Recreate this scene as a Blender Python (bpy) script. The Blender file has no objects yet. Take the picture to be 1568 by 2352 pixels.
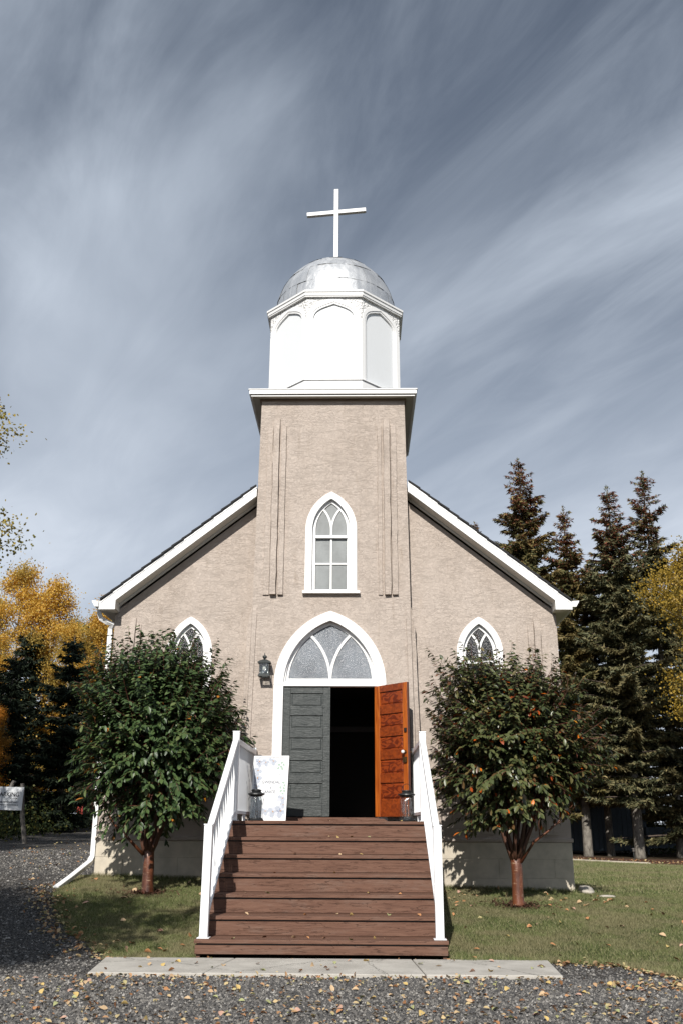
import bpy, bmesh, math, random
import numpy as np
from mathutils import Vector, Matrix
from mathutils.geometry import tessellate_polygon
random.seed(7); rng = np.random.default_rng(7)
SC = bpy.context.scene
COL = SC.collection
R = math.radians

# ------------------------------------------------------------------ camera, sky, sun, exposure
camd = bpy.data.cameras.new('camera'); cam = bpy.data.objects.new('camera', camd); COL.objects.link(cam)
camd.sensor_fit = 'VERTICAL'; camd.sensor_height = 36.0; camd.lens = 2137.0 / 2352.0 * 36.0
camd.clip_start = 0.05; camd.clip_end = 2000
_p, _y, _r = .3228, -.0193, .0048
_F = Vector((math.sin(_y)*math.cos(_p), math.cos(_y)*math.cos(_p), math.sin(_p)))
_R0 = Vector((math.cos(_y), -math.sin(_y), 0)); _U0 = _R0.cross(_F)
_Rt = _R0*math.cos(_r) + _U0*math.sin(_r); _Up = -_R0*math.sin(_r) + _U0*math.cos(_r)
M = Matrix.Identity(4)
for i in range(3):
    M[i][0] = _Rt[i]; M[i][1] = _Up[i]; M[i][2] = -_F[i]
M[0][3], M[1][3], M[2][3] = .422, -15.469, 1.36
cam.matrix_world = M
SC.camera = cam

SUN_EL, SUN_AZ = R(35), R(9)           # sun stands behind the camera, a little to its left
sd = bpy.data.lights.new('sun', 'SUN'); sd.energy = 5.0; sd.angle = R(.53); sd.color = (1, .955, .89)
so = bpy.data.objects.new('sun', sd); COL.objects.link(so)
_d = Vector((math.sin(SUN_AZ)*math.cos(SUN_EL), math.cos(SUN_AZ)*math.cos(SUN_EL), -math.sin(SUN_EL)))
so.rotation_euler = _d.to_track_quat('-Z', 'Y').to_euler(); so.location = (-5, -40, 30)

W = bpy.data.worlds.new('World'); SC.world = W; W.use_nodes = True
nt = W.node_tree; nt.nodes.clear()
def wn(t, **k):
    n = nt.nodes.new(t)
    for a, v in k.items(): setattr(n, a, v)
    return n
def wl(a, b): nt.links.new(a, b)
def wm(op, a, b=None, c=None, clamp=False):
    n = wn('ShaderNodeMath', operation=op, use_clamp=clamp)
    for i, v in enumerate((a, b, c)):
        if v is None: continue
        if isinstance(v, (int, float)): n.inputs[i].default_value = v
        else: wl(v, n.inputs[i])
    return n.outputs[0]
sky = wn('ShaderNodeTexSky', sky_type='NISHITA'); sky.sun_disc = False
sky.sun_elevation = SUN_EL; sky.sun_rotation = math.pi + SUN_AZ
sky.altitude = 900; sky.air_density = 1.0; sky.dust_density = .6; sky.ozone_density = 1.6
hsv = wn('ShaderNodeHueSaturation'); hsv.inputs['Saturation'].default_value = .9; hsv.inputs['Value'].default_value = .62
wl(sky.outputs[0], hsv.inputs['Color'])
tc = wn('ShaderNodeTexCoord'); sp = wn('ShaderNodeSeparateXYZ'); wl(tc.outputs['Generated'], sp.inputs[0])
zz = wm('ADD', wm('MAXIMUM', sp.outputs[2], 0.0), .10)
cx_ = wm('DIVIDE', sp.outputs[0], zz); cy_ = wm('DIVIDE', sp.outputs[1], zz)
cb = wn('ShaderNodeCombineXYZ'); wl(cx_, cb.inputs[0]); wl(cy_, cb.inputs[1])
def cloud(rot, sx, sy, scale, detail, rough, dist, lo, hi, off):
    mr = wn('ShaderNodeMapping'); wl(cb.outputs[0], mr.inputs[0]); mr.inputs['Rotation'].default_value = (0, 0, rot)
    mp = wn('ShaderNodeMapping'); wl(mr.outputs[0], mp.inputs[0])
    mp.inputs['Scale'].default_value = (sx, sy, 1); mp.inputs['Location'].default_value = off
    n = wn('ShaderNodeTexNoise'); wl(mp.outputs[0], n.inputs[0]); n.inputs['Scale'].default_value = scale
    n.inputs['Detail'].default_value = detail; n.inputs['Roughness'].default_value = rough; n.inputs['Distortion'].default_value = dist
    m = wn('ShaderNodeMapRange', interpolation_type='SMOOTHSTEP'); wl(n.outputs[0], m.inputs[0]); m.inputs[1].default_value = lo; m.inputs[2].default_value = hi
    return m.outputs[0]
STREAK = R(-124)                        # cirrus streaks run away to the left behind the church
c1 = cloud(STREAK, .42, 1.25, 1.15, 7, .52, .45, .40, .66, (40.9, 10.7, 0))
c2 = cloud(STREAK + R(5), .9, 3.0, 1.7, 8, .60, .8, .32, .78, (7.3, 2.2, 0))
c3 = cloud(R(-80), .8, 1.0, .9, 4, .5, .2, .30, .62, (12.5, 4.0, 0))
cl = wm('MULTIPLY', wm('ADD', wm('MULTIPLY', c1, .84), wm('MULTIPLY', c2, .36)), wm('ADD', wm('MULTIPLY', c3, .6), .42))
hz = wm('POWER', wm('SUBTRACT', 1.0, wm('MAXIMUM', sp.outputs[2], 0.0)), 1.45)
fac = wm('ADD', wm('MULTIPLY', cl, wm('SUBTRACT', 1.0, hz)), wm('MULTIPLY', hz, .85), clamp=True)
cc = wn('ShaderNodeMix', data_type='RGBA'); wl(hz, cc.inputs[0])
SKY = .07
cc.inputs[6].default_value = (.39/SKY, .43/SKY, .50/SKY, 1); cc.inputs[7].default_value = (.74/SKY, .76/SKY, .83/SKY, 1)
mx = wn('ShaderNodeMix', data_type='RGBA'); wl(fac, mx.inputs[0]); wl(hsv.outputs[0], mx.inputs[6]); wl(cc.outputs[2], mx.inputs[7])
tint = wn('ShaderNodeMix', data_type='RGBA', blend_type='MULTIPLY'); tint.inputs[0].default_value = 1; wl(mx.outputs[2], tint.inputs[6]); tint.inputs[7].default_value = (.955, 1.0, 1.02, 1)
bg = wn('ShaderNodeBackground'); bg.inputs[1].default_value = SKY; wl(tint.outputs[2], bg.inputs[0])
wo = wn('ShaderNodeOutputWorld'); wl(bg.outputs[0], wo.inputs[0])

vs = SC.view_settings; vs.view_transform = 'Standard'; vs.look = 'None'; vs.exposure = .26; vs.gamma = 1; vs.use_curve_mapping = False
SC.render.engine = 'CYCLES'
SC.cycles.max_bounces = 6; SC.cycles.transparent_max_bounces = 8; SC.cycles.caustics_reflective = False; SC.cycles.caustics_refractive = False

# ------------------------------------------------------------------ materials
class NT:
    def __init__(s, name):
        s.m = bpy.data.materials.new(name); s.m.use_nodes = True; s.t = s.m.node_tree
        s.b = s.t.nodes['Principled BSDF']; s.tc = None
    def n(s, t, **k):
        x = s.t.nodes.new(t)
        for a, v in k.items(): setattr(x, a, v)
        return x
    def l(s, a, b): s.t.links.new(a, b)
    def coord(s, scale=(1, 1, 1), rot=(0, 0, 0), which='Object'):
        if s.tc is None: s.tc = s.n('ShaderNodeTexCoord')
        mp = s.n('ShaderNodeMapping'); s.l(s.tc.outputs[which], mp.inputs[0]); mp.inputs['Scale'].default_value = scale; mp.inputs['Rotation'].default_value = rot
        return mp.outputs[0]
    def world(s, scale=(1, 1, 1)):
        g = s.n('ShaderNodeNewGeometry'); mp = s.n('ShaderNodeMapping'); s.l(g.outputs['Position'], mp.inputs[0]); mp.inputs['Scale'].default_value = scale
        return mp.outputs[0]
    def noise(s, vec, scale=5, detail=4, rough=.5, dist=0, out=0):
        x = s.n('ShaderNodeTexNoise'); s.l(vec, x.inputs[0]); x.inputs['Scale'].default_value = scale
        x.inputs['Detail'].default_value = detail; x.inputs['Roughness'].default_value = rough; x.inputs['Distortion'].default_value = dist
        return x.outputs[out]
    def vor(s, vec, scale=5, out=0, feature='F1'):
        x = s.n('ShaderNodeTexVoronoi', feature=feature); s.l(vec, x.inputs[0]); x.inputs['Scale'].default_value = scale
        return x.outputs[out]
    def math(s, op, a, b=None, c=None, clamp=False):
        x = s.n('ShaderNodeMath', operation=op, use_clamp=clamp)
        for i, v in enumerate((a, b, c)):
            if v is None: continue
            if isinstance(v, (int, float)): x.inputs[i].default_value = v
            else: s.l(v, x.inputs[i])
        return x.outputs[0]
    def rng(s, v, a, b, c=0., d=1., smooth=True):
        x = s.n('ShaderNodeMapRange'); s.l(v, x.inputs[0])
        if smooth: x.interpolation_type = 'SMOOTHSTEP'
        for i, q in enumerate((a, b, c, d)): x.inputs[i+1].default_value = q
        return x.outputs[0]
    def ramp(s, v, stops):
        x = s.n('ShaderNodeValToRGB'); s.l(v, x.inputs[0]); e = x.color_ramp.elements
        while len(e) > 1: e.remove(e[0])
        e[0].position = stops[0][0]; e[0].color = (*stops[0][1], 1)
        for p, c in stops[1:]:
            k = e.new(p); k.color = (*c, 1)
        return x.outputs[0]
    def mix(s, f, a, b):
        x = s.n('ShaderNodeMix', data_type='RGBA')
        for i, v in ((0, f), (6, a), (7, b)):
            if isinstance(v, (int, float)): x.inputs[i].default_value = v
            elif isinstance(v, tuple): x.inputs[i].default_value = (*v, 1)
            else: s.l(v, x.inputs[i])
        return x.outputs[2]
    def bump(s, h, strength=.5, dist=.01, prev=None):
        x = s.n('ShaderNodeBump'); x.inputs['Strength'].default_value = strength; x.inputs['Distance'].default_value = dist; s.l(h, x.inputs['Height'])
        if prev is not None: s.l(prev, x.inputs['Normal'])
        return x.outputs[0]
    def done(s, color=None, rough=.6, normal=None, metal=0., spec=None):
        if color is not None:
            if isinstance(color, tuple): s.b.inputs['Base Color'].default_value = (*color, 1)
            else: s.l(color, s.b.inputs['Base Color'])
        if isinstance(rough, (int, float)): s.b.inputs['Roughness'].default_value = rough
        else: s.l(rough, s.b.inputs['Roughness'])
        s.b.inputs['Metallic'].default_value = metal
        if spec is not None: s.b.inputs['Specular IOR Level'].default_value = spec
        if normal is not None: s.l(normal, s.b.inputs['Normal'])
        return s.m

def m_stucco():
    s = NT('stucco')
    v = s.world((1, 1, 1)); vs_ = s.world((1.7, 1.7, 5.6))
    n1 = s.noise(vs_, 1.9, 5, .62, .9); n2 = s.noise(s.world((3.2, 3.2, 6.2)), 5.5, 4, .6, 1.0); msk = s.noise(v, 2.2, 3, .5)
    def ridge(n, w):
        return s.math('SUBTRACT', 1.0, s.rng(s.math('ABSOLUTE', s.math('SUBTRACT', n, .5)), 0.0, w), clamp=True)
    h = s.math('ADD', s.math('MULTIPLY', ridge(n1, .030), s.rng(msk, .35, .55)), s.math('MULTIPLY', ridge(n2, .035), .7))
    h = s.math('ADD', h, s.math('MULTIPLY', n2, .25)); h = s.math('ADD', h, s.math('MULTIPLY', s.noise(v, 70, 3, .6), .3))
    big = s.noise(s.world((1, 1, .35)), 1.6, 4, .6); big2 = s.noise(v, .7, 3, .6)
    c = s.ramp(big, [(.32, (.405, .345, .298)), (.5, (.438, .376, .328)), (.68, (.462, .400, .352))])
    streak = s.rng(s.noise(s.world((3, 3, .5)), 2.2, 5, .65), .58, .75)
    c = s.mix(s.math('MULTIPLY', streak, .42), c, (.31, .245, .19))
    c = s.mix(s.math('MULTIPLY', s.rng(s.noise(s.world((9, 9, .8)), 1.4, 4, .6), .60, .70), .22), c, (.27, .215, .165))
    c = s.mix(s.math('MULTIPLY', s.rng(big2, .55, .72), .25), c, (.51, .435, .38))
    c = s.mix(s.math('MULTIPLY', ridge(n1, .016), .10), c, (.24, .18, .13))
    return s.done(c, .92, s.bump(h, .60, .011), spec=.2)
def m_white(name='white_paint', c0=(.77, .77, .765), grime=.12, rough=.5):
    s = NT(name); v = s.world((1, 1, 1))
    g = s.rng(s.noise(s.world((2, 2, .7)), 3, 6, .7), .52, .8)
    c = s.mix(s.math('MULTIPLY', g, grime), c0, (.52, .49, .44))
    return s.done(c, rough, s.bump(s.noise(v, 40, 4, .6), .12, .004), spec=.35)
def m_dash():
    s = NT('pebble_dash_white'); v = s.world((1, 1, 1))
    h = s.math('ADD', s.vor(v, 26), s.math('MULTIPLY', s.noise(v, 30, 4, .7), 1.2))
    return s.done((.80, .80, .79), .8, s.bump(h, 1.0, .03))
def m_metal():
    s = NT('galvanised_sheet'); v = s.world((1, 1, 1))
    gi = s.n('ShaderNodeObjectInfo'); rn = gi.outputs['Random']
    n = s.noise(v, 2.2, 6, .65, .6); n2 = s.noise(s.world((1, 1, .25)), 9, 5, .6)
    c = s.ramp(n, [(.3, (.42, .44, .46)), (.5, (.56, .57, .58)), (.7, (.70, .71, .71))])
    c = s.mix(s.math('MULTIPLY', rn, .35), c, (.50, .52, .55))
    rr = s.math('ADD', s.rng(n2, .3, .7, .36, .52), s.math('MULTIPLY', rn, .10))
    return s.done(c, rr, s.bump(s.noise(v, 5.5, 4, .6, .8), .5, .02), metal=.72)
def m_stain_wood():
    s = NT('brown_stained_board'); gi = s.n('ShaderNodeObjectInfo')
    tcv = s.coord((1, 1, 1)); off = s.n('ShaderNodeVectorMath', operation='ADD')
    cmb = s.n('ShaderNodeCombineXYZ'); s.l(s.math('MULTIPLY', gi.outputs['Random'], 37.0), cmb.inputs[0]); s.l(s.math('MULTIPLY', gi.outputs['Random'], 11.0), cmb.inputs[2])
    s.l(tcv, off.inputs[0]); s.l(cmb.outputs[0], off.inputs[1])
    def mp(sc):
        q = s.n('ShaderNodeMapping'); s.l(off.outputs[0], q.inputs[0]); q.inputs['Scale'].default_value = sc; return q.outputs[0]
    grain = s.noise(mp((1.2, 16, 16)), 3.0, 6, .65, .8); fine = s.noise(mp((3, 60, 60)), 3, 4, .6, .3)
    kn = s.vor(mp((1.15, 1.4, 4.2)), 2.2); knot = s.math('SUBTRACT', 1.0, s.rng(kn, .02, .17), clamp=True)
    ring = s.math('MULTIPLY', knot, s.rng(s.math('SINE', s.math('MULTIPLY', kn, 190)), -.6, .9))
    c = s.ramp(grain, [(.28, (.088, .043, .029)), (.5, (.130, .067, .045)), (.72, (.162, .089, .061))])
    worn = s.rng(s.noise(mp((.8, 3, 3)), 2.3, 5, .7), .50, .72)
    c = s.mix(s.math('MULTIPLY', worn, .38), c, (.18, .13, .105))
    c = s.mix(s.math('MULTIPLY', s.math('ADD', s.math('MULTIPLY', knot, .45), s.math('MULTIPLY', ring, .35)), .8), c, (.045, .020, .014))
    crack = s.math('SUBTRACT', 1.0, s.rng(s.math('ABSOLUTE', s.math('SUBTRACT', s.noise(mp((.7, 9, 9)), 2.0, 5, .55, .5), .5)), 0, .012), clamp=True)
    c = s.mix(s.math('MULTIPLY', crack, .7), c, (.035, .017, .012))
    h = s.math('SUBTRACT', s.math('ADD', grain, s.math('MULTIPLY', fine, .5)), s.math('MULTIPLY', crack, 1.5))
    return s.done(c, .72, s.bump(h, .45, .005), spec=.25)
def m_door_paint():
    s = NT('dark_green_grey_door_paint'); v = s.world((1, 1, 1))
    g = s.noise(s.world((1.4, 1, 9)), 4.0, 6, .6, 1.6); f = s.noise(s.world((3, 3, 70)), 2, 4, .6, .4)
    c = s.ramp(g, [(.3, (.026, .031, .031)), (.55, (.043, .050, .049)), (.75, (.064, .072, .070))])
    chip = s.rng(s.noise(v, 26, 3, .7), .75, .78)
    c = s.mix(s.math('MULTIPLY', chip, .5), c, (.35, .34, .31))
    return s.done(c, .46, s.bump(s.math('ADD', s.math('MULTIPLY', g, 1.6), f), .55, .010), spec=.4)
def m_orange(vertical=False, name='orange_varnished_wood', lo=(.12, .020, .004), hi=(.29, .056, .009), contour=0.0):
    s = NT(name)
    v = s.coord((1, 1, 1))
    if vertical: a = s.coord((14, 14, 1.0)); b = s.coord((60, 60, 2))
    else: a = s.coord((2.2, 9, 9)); b = s.coord((3, 60, 60))
    g = s.noise(a, 2.0, 5, .55, 1.0); f = s.noise(b, 2.0, 4, .6)
    if contour:
        w = s.math('SINE', s.math('MULTIPLY', s.noise(s.coord((3.0, 3.0, 6.0)), 1.6, 2, .4, .6), contour))
        g = s.math('ADD', s.math('MULTIPLY', s.rng(w, -.9, .6), .55), s.math('MULTIPLY', g, .45))
    c = s.mix(s.rng(g, .28, .72), lo, hi); c = s.mix(s.math('MULTIPLY', f, .22), c, (.06, .008, .002))
    return s.done(c, .38, s.bump(g, .2, .003), spec=.45)
def m_concrete(name='concrete', base=(.36, .34, .30)):
    s = NT(name); v = s.world((1, 1, 1))
    n = s.noise(v, 3.0, 6, .65); f = s.noise(v, 90, 3, .6)
    c = s.mix(s.rng(n, .3, .7), tuple(x*.80 for x in base), tuple(min(1, x*1.12) for x in base)); c = s.mix(s.math('MULTIPLY', f, .25), c, tuple(x*.6 for x in base))
    st = s.rng(s.noise(v, 1.1, 4, .6), .6, .75); c = s.mix(s.math('MULTIPLY', st, .3), c, tuple(x*.62 for x in base))
    return s.done(c, .93, s.bump(s.math('ADD', f, n), .35, .005), spec=.2)
def m_path():
    s = NT('path_concrete'); v = s.world((1, 1, 1)); base = (.37, .345, .31)
    n = s.noise(v, 2.2, 7, .7); f = s.noise(v, 120, 2, .6)
    c = s.mix(s.rng(n, .3, .7), (.36, .34, .305), (.50, .475, .43)); c = s.mix(s.math('MULTIPLY', f, .3), c, (.18, .17, .155))
    cr = s.vor(s.world((.9, .9, .9)), .85, 0, 'DISTANCE_TO_EDGE')
    nd = s.noise(v, 5, 5, .7)
    crk = s.math('SUBTRACT', 1.0, s.rng(s.math('ABSOLUTE', s.math('SUBTRACT', cr, s.math('MULTIPLY', s.math('SUBTRACT', nd, .45), .12))), 0, .005), clamp=True)
    c = s.mix(s.math('MULTIPLY', crk, .7), c, (.07, .065, .055))
    return s.done(c, .95, s.bump(s.math('SUBTRACT', f, s.math('MULTIPLY', crk, 3)), .4, .006), spec=.15)
def m_gravel():
    s = NT('gravel_ground'); v = s.world((1, 1, 1))
    ve = s.vor(v, 55, 1); vd = s.vor(v, 55, 0)
    sep = s.n('ShaderNodeSeparateColor'); s.l(ve, sep.inputs[0])
    c = s.ramp(sep.outputs[0], [(.0, (.050, .048, .046)), (.5, (.095, .090, .086)), (.8, (.155, .148, .140)), (1, (.27, .25, .23))])
    c = s.mix(s.rng(vd, .35, .75), c, (.022, .020, .018))
    dirt = s.rng(s.noise(v, 1.2, 5, .6), .5, .68); c = s.mix(s.math('MULTIPLY', dirt, .3), c, (.075, .058, .042))
    return s.done(c, .95, s.bump(s.math('SUBTRACT', 1.0, vd), .9, .02), spec=.2)
def m_stones():
    s = NT('gravel_stone'); g = s.n('ShaderNodeNewGeometry')
    c = s.ramp(g.outputs['Random Per Island'], [(0, (.036, .036, .038)), (.4, (.080, .078, .076)), (.7, (.150, .140, .130)), (.9, (.26, .245, .22)), (1, (.44, .42, .39))])
    c = s.mix(.25, c, s.mix(s.noise(s.world((1, 1, 1)), 60, 3, .6), (.03, .03, .03), (.17, .16, .15)))
    return s.done(c, .9, spec=.2)
def m_soil(name='forest_soil', a=(.030, .022, .014), b=(.075, .052, .030)):
    s = NT(name); v = s.world((1, 1, 1)); n = s.noise(v, 9, 6, .7)
    return s.done(s.mix(s.rng(n, .3, .7), a, b), 1.0, s.bump(n, .8, .04), spec=.1)
def m_lawn():
    s = NT('lawn_turf'); v = s.world((1, 1, 1)); n = s.noise(v, 1.6, 5, .65); f = s.noise(v, 60, 4, .7)
    c = s.mix(s.rng(n, .40, .62), (.055, .070, .026), (.155, .145, .070)); c = s.mix(s.math('MULTIPLY', f, .55), c, (.030, .034, .012))
    return s.done(c, 1.0, s.bump(f, 1.0, .03), spec=.1)
def m_leafy(name, stops, trans=.35, rough=.5, spec=.35, patch=None):
    s = NT(name); g = s.n('ShaderNodeNewGeometry')
    c = s.ramp(g.outputs['Random Per Island'], stops)
    if patch:
        c = s.mix(s.rng(s.noise(s.world((1, 1, 1)), patch[0], 3, .55), patch[1], patch[2], 0, patch[4] if len(patch) > 4 else .8), c, patch[3])
    s.done(c, rough, spec=spec)
    if trans:
        tr = s.n('ShaderNodeBsdfTranslucent'); s.l(c, tr.inputs[0]); ms = s.n('ShaderNodeMixShader'); ms.inputs[0].default_value = trans
        out = s.t.nodes['Material Output']; s.l(s.b.outputs[0], ms.inputs[1]); s.l(tr.outputs[0], ms.inputs[2]); s.l(ms.outputs[0], out.inputs[0])
    return s.m
def m_bark(name, a, b, scale=(1, 1, 1), rough=.8, spec=.3, band=0):
    s = NT(name)
    v = s.world(scale); n = s.noise(v, 5, 6, .7, .4); c = s.mix(s.rng(n, .3, .68), a, b)
    if band:
        r = s.rng(s.noise(s.world((5, 5, 42)), 2, 3, .6), .62, .68); c = s.mix(s.math('MULTIPLY', r, .7), c, (.36, .24, .15))
    return s.done(c, rough, s.bump(n, .7, .02), spec=spec)
def m_plain(name, c, rough=.5, metal=0., spec=None, var=.12, sc=12):
    s = NT(name); n = s.noise(s.world((1, 1, 1)), sc, 4, .6)
    return s.done(s.mix(n, tuple(x*(1-var) for x in c), tuple(min(1, x*(1+var)) for x in c)), rough, s.bump(n, .1, .002), metal=metal, spec=spec)
def m_glass_obscure(name, c, rough, bsc, bst, glint=0.):
    s = NT(name); v = s.world((1, 1, 1)); n = s.noise(v, bsc, 3, .6); big = s.noise(s.world((1, 1, .6)), 2.4, 4, .6)
    col = s.mix(s.rng(big, .3, .7), tuple(x*.75 for x in c), tuple(x*1.25 for x in c))
    if glint:
        sp_ = s.rng(s.vor(v, 42), .0, .16, 1., 0.); col = s.mix(s.math('MULTIPLY', sp_, glint), col, (.75, .77, .78))  # pale dots painted into the pane colour as glints of the textured glass
    return s.done(col, rough, s.bump(n, bst, .01), spec=.5)
def m_clear_glass():
    s = NT('rippled_lantern_glass'); v = s.coord((1, 1, .45)); s.t.nodes.remove(s.b)
    tr = s.n('ShaderNodeBsdfTransparent'); tr.inputs[0].default_value = (.93, .95, .95, 1)
    gl = s.n('ShaderNodeBsdfGlossy'); gl.inputs['Roughness'].default_value = .08
    n = s.noise(v, 34, 3, .6, 1.2); s.l(s.bump(n, 1.0, .01), gl.inputs['Normal'])
    f = s.rng(n, .46, .66, .05, .40); ms = s.n('ShaderNodeMixShader'); s.l(f, ms.inputs[0]); s.l(tr.outputs[0], ms.inputs[1]); s.l(gl.outputs[0], ms.inputs[2])
    s.l(ms.outputs[0], s.t.nodes['Material Output'].inputs[0]); return s.m

MT = dict(
 stucco=m_stucco(), white=m_white(), dash=m_dash(), panelw=m_white('painted_panel', (.66, .68, .695), .10), soffit=m_white('soffit_aluminium', (.62, .60, .55), .05), metal=m_metal(), stain=m_stain_wood(), door=m_door_paint(),
 or_h=m_orange(False), or_v=m_orange(True, 'orange_varnished_stile', (.26, .048, .006), (.52, .140, .018)), or_p=m_orange(False, 'orange_varnished_panel', (.11, .016, .004), (.25, .045, .008), 30.0),
 found=m_concrete('parged_foundation', (.53, .475, .385)), path=m_path(), gravel=m_gravel(), stones=m_stones(), soil=m_soil(), mulch=m_soil('bark_mulch', (.045, .022, .014), (.12, .065, .045)), lawn=m_lawn(),
 vinyl=m_plain('white_railing', (.80, .81, .82), .35, spec=.45, var=.02), shingle=m_plain('asphalt_shingle', (.022, .022, .024), .95, var=.4, sc=90),
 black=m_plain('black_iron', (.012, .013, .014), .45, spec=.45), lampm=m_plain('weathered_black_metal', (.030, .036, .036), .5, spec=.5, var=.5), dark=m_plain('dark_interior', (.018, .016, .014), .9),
 brass=m_plain('aged_brass', (.20, .13, .06), .35, metal=.9), crystal=m_plain('glass_knob', (.75, .76, .74), .08, spec=.9),
 g_tower=m_glass_obscure('frosted_pane', (.155, .168, .170), .42, 60, .3), g_trans=m_glass_obscure('obscure_transom_pane', (.15, .165, .185), .20, 75, .9, .35), g_side=m_glass_obscure('dark_obscure_pane', (.014, .015, .018), .22, 75, .9, .5),
 g_lamp=m_plain('lamp_pane', (.34, .38, .39), .25, spec=.6), bulb=m_plain('bulb', (.62, .62, .58), .4), glass=m_clear_glass(),
 bark_cherry=m_bark('cherry_bark', (.055, .018, .010), (.15, .050, .022), (1, 1, .5), .38, .6, 1), bark_limb_shaded=m_bark('shaded_cherry_limb_bark', (.035, .016, .010), (.105, .048, .030), (1, 1, .5), .5, .4), bark_dark=m_bark('dark_bark', (.030, .022, .017), (.10, .075, .058), (1, 1, .4)),  # limb bark is cherry bark darkened, the crown's shade put into its colour
 bark_spruce=m_bark('spruce_bark', (.065, .056, .046), (.22, .20, .17), (2.2, 2.2, .9)), bark_aspen=m_bark('aspen_bark', (.12, .11, .09), (.38, .36, .31), (1, 1, .6)),
 bark_grey=m_bark('old_post_wood', (.06, .055, .05), (.17, .155, .14), (6, 6, .5)),
 twig=m_plain('red_twig', (.12, .035, .022), .6), 
 leafL=m_leafy('dark_green_leaf', [(0, (.024, .046, .017)), (.45, (.044, .078, .026)), (.85, (.080, .120, .040)), (.993, (.115, .145, .052)), (.997, (.42, .12, .010)), (1, (.40, .16, .012))], .15, .45, .42),
 leafR=m_leafy('olive_green_leaf', [(0, (.034, .046, .018)), (.45, (.070, .088, .032)), (.80, (.120, .125, .048)), (.93, (.130, .095, .036)), (.972, (.085, .028, .014)), (.986, (.42, .075, .008)), (1, (.56, .16, .012))], .18, .38, .5),
 aspenY=m_leafy('golden_leaf', [(0, (.44, .24, .03)), (.5, (.68, .42, .07)), (.85, (.76, .52, .13)), (1, (.50, .44, .13))], .5, .5, .3, (.55, .50, .64, (.36, .29, .085), .65)),
 aspenO=m_leafy('orange_leaf', [(0, (.32, .11, .014)), (.5, (.56, .23, .024)), (1, (.60, .32, .04))], .4, .5, .3, (.6, .52, .64, (.14, .11, .030), .6)),
 aspenG=m_leafy('yellow_green_leaf', [(0, (.16, .145, .028)), (.5, (.34, .265, .040)), (.9, (.46, .33, .055)), (1, (.15, .16, .04))], .35, .5, .3, (.8, .50, .62, (.085, .095, .025), .7)),
 birch=m_leafy('golden_birch_leaf', [(0, (.17, .12, .022)), (.5, (.40, .265, .038)), (.9, (.50, .33, .055)), (1, (.14, .14, .04))], .4, .5, .3, (.8, .50, .62, (.12, .12, .035), .7)),
 needle=m_leafy('spruce_needles', [(0, (.036, .044, .018)), (.5, (.120, .112, .044)), (1, (.24, .18, .072))], .08, .6, .25, (.9, .48, .60, (.20, .145, .055), .7)),
 needleB=m_leafy('blue_green_needles', [(0, (.034, .044, .024)), (.5, (.110, .112, .056)), (1, (.215, .185, .092))], .08, .6, .25, (.9, .50, .62, (.18, .14, .06), .55)),
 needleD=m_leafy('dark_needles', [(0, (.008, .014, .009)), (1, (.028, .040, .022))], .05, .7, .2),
 cone=m_leafy('spruce_cone', [(0, (.075, .024, .014)), (1, (.20, .070, .036))], 0, .7, .2),
 grass=m_leafy('grass_blade', [(0, (.078, .112, .034)), (.5, (.155, .185, .066)), (.8, (.265, .258, .118)), (1, (.40, .36, .22))], .25, .6, .2, (1.5, .42, .60, (.26, .225, .130), .7)),
 under=m_leafy('undergrowth_leaf', [(0, (.018, .030, .010)), (.7, (.045, .060, .018)), (1, (.13, .11, .025))], .2, .6, .2),
 shed=m_plain('grey_blue_siding', (.060, .080, .098), .7, var=.2, sc=4), red=m_plain('red_board', (.26, .022, .014), .7), paper=m_plain('sign_white', (.62, .64, .66), .5, var=.03), print=m_plain('print_paper', (.58, .59, .61), .5, var=.02),
 ink=m_plain('dark_ink', (.02, .022, .028), .6), inkg=m_plain('grey_ink', (.10, .11, .13), .6), petal=m_plain('petal_grey_blue', (.33, .36, .42), .6, var=.35, sc=60), petal2=m_plain('petal_pale', (.43, .45, .50), .6, var=.12, sc=50), petald=m_plain('petal_deep_blue', (.06, .10, .22), .6, var=.3, sc=60),
 sprig=m_plain('sprig_green', (.28, .37, .31), .6), gold=m_plain('gold_print', (.34, .16, .04), .5), rock=m_concrete('pale_rock', (.40, .37, .32)),
)
LEAFC = dict(tan=m_plain('tan_dry_leaf', (.44, .31, .18), .7, var=.25, sc=40), yellow=m_plain('yellow_dry_leaf', (.46, .33, .12), .7, var=.2, sc=40), orange=m_plain('orange_dry_leaf', (.40, .19, .08), .7, var=.25, sc=40), green=m_plain('pale_green_dry_leaf', (.30, .31, .14), .7, var=.2, sc=40), brown=m_plain('brown_dry_leaf', (.15, .075, .04), .8, var=.3, sc=40), pink=m_plain('pinkish_dry_leaf', (.43, .26, .19), .7, var=.2, sc=40))

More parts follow.
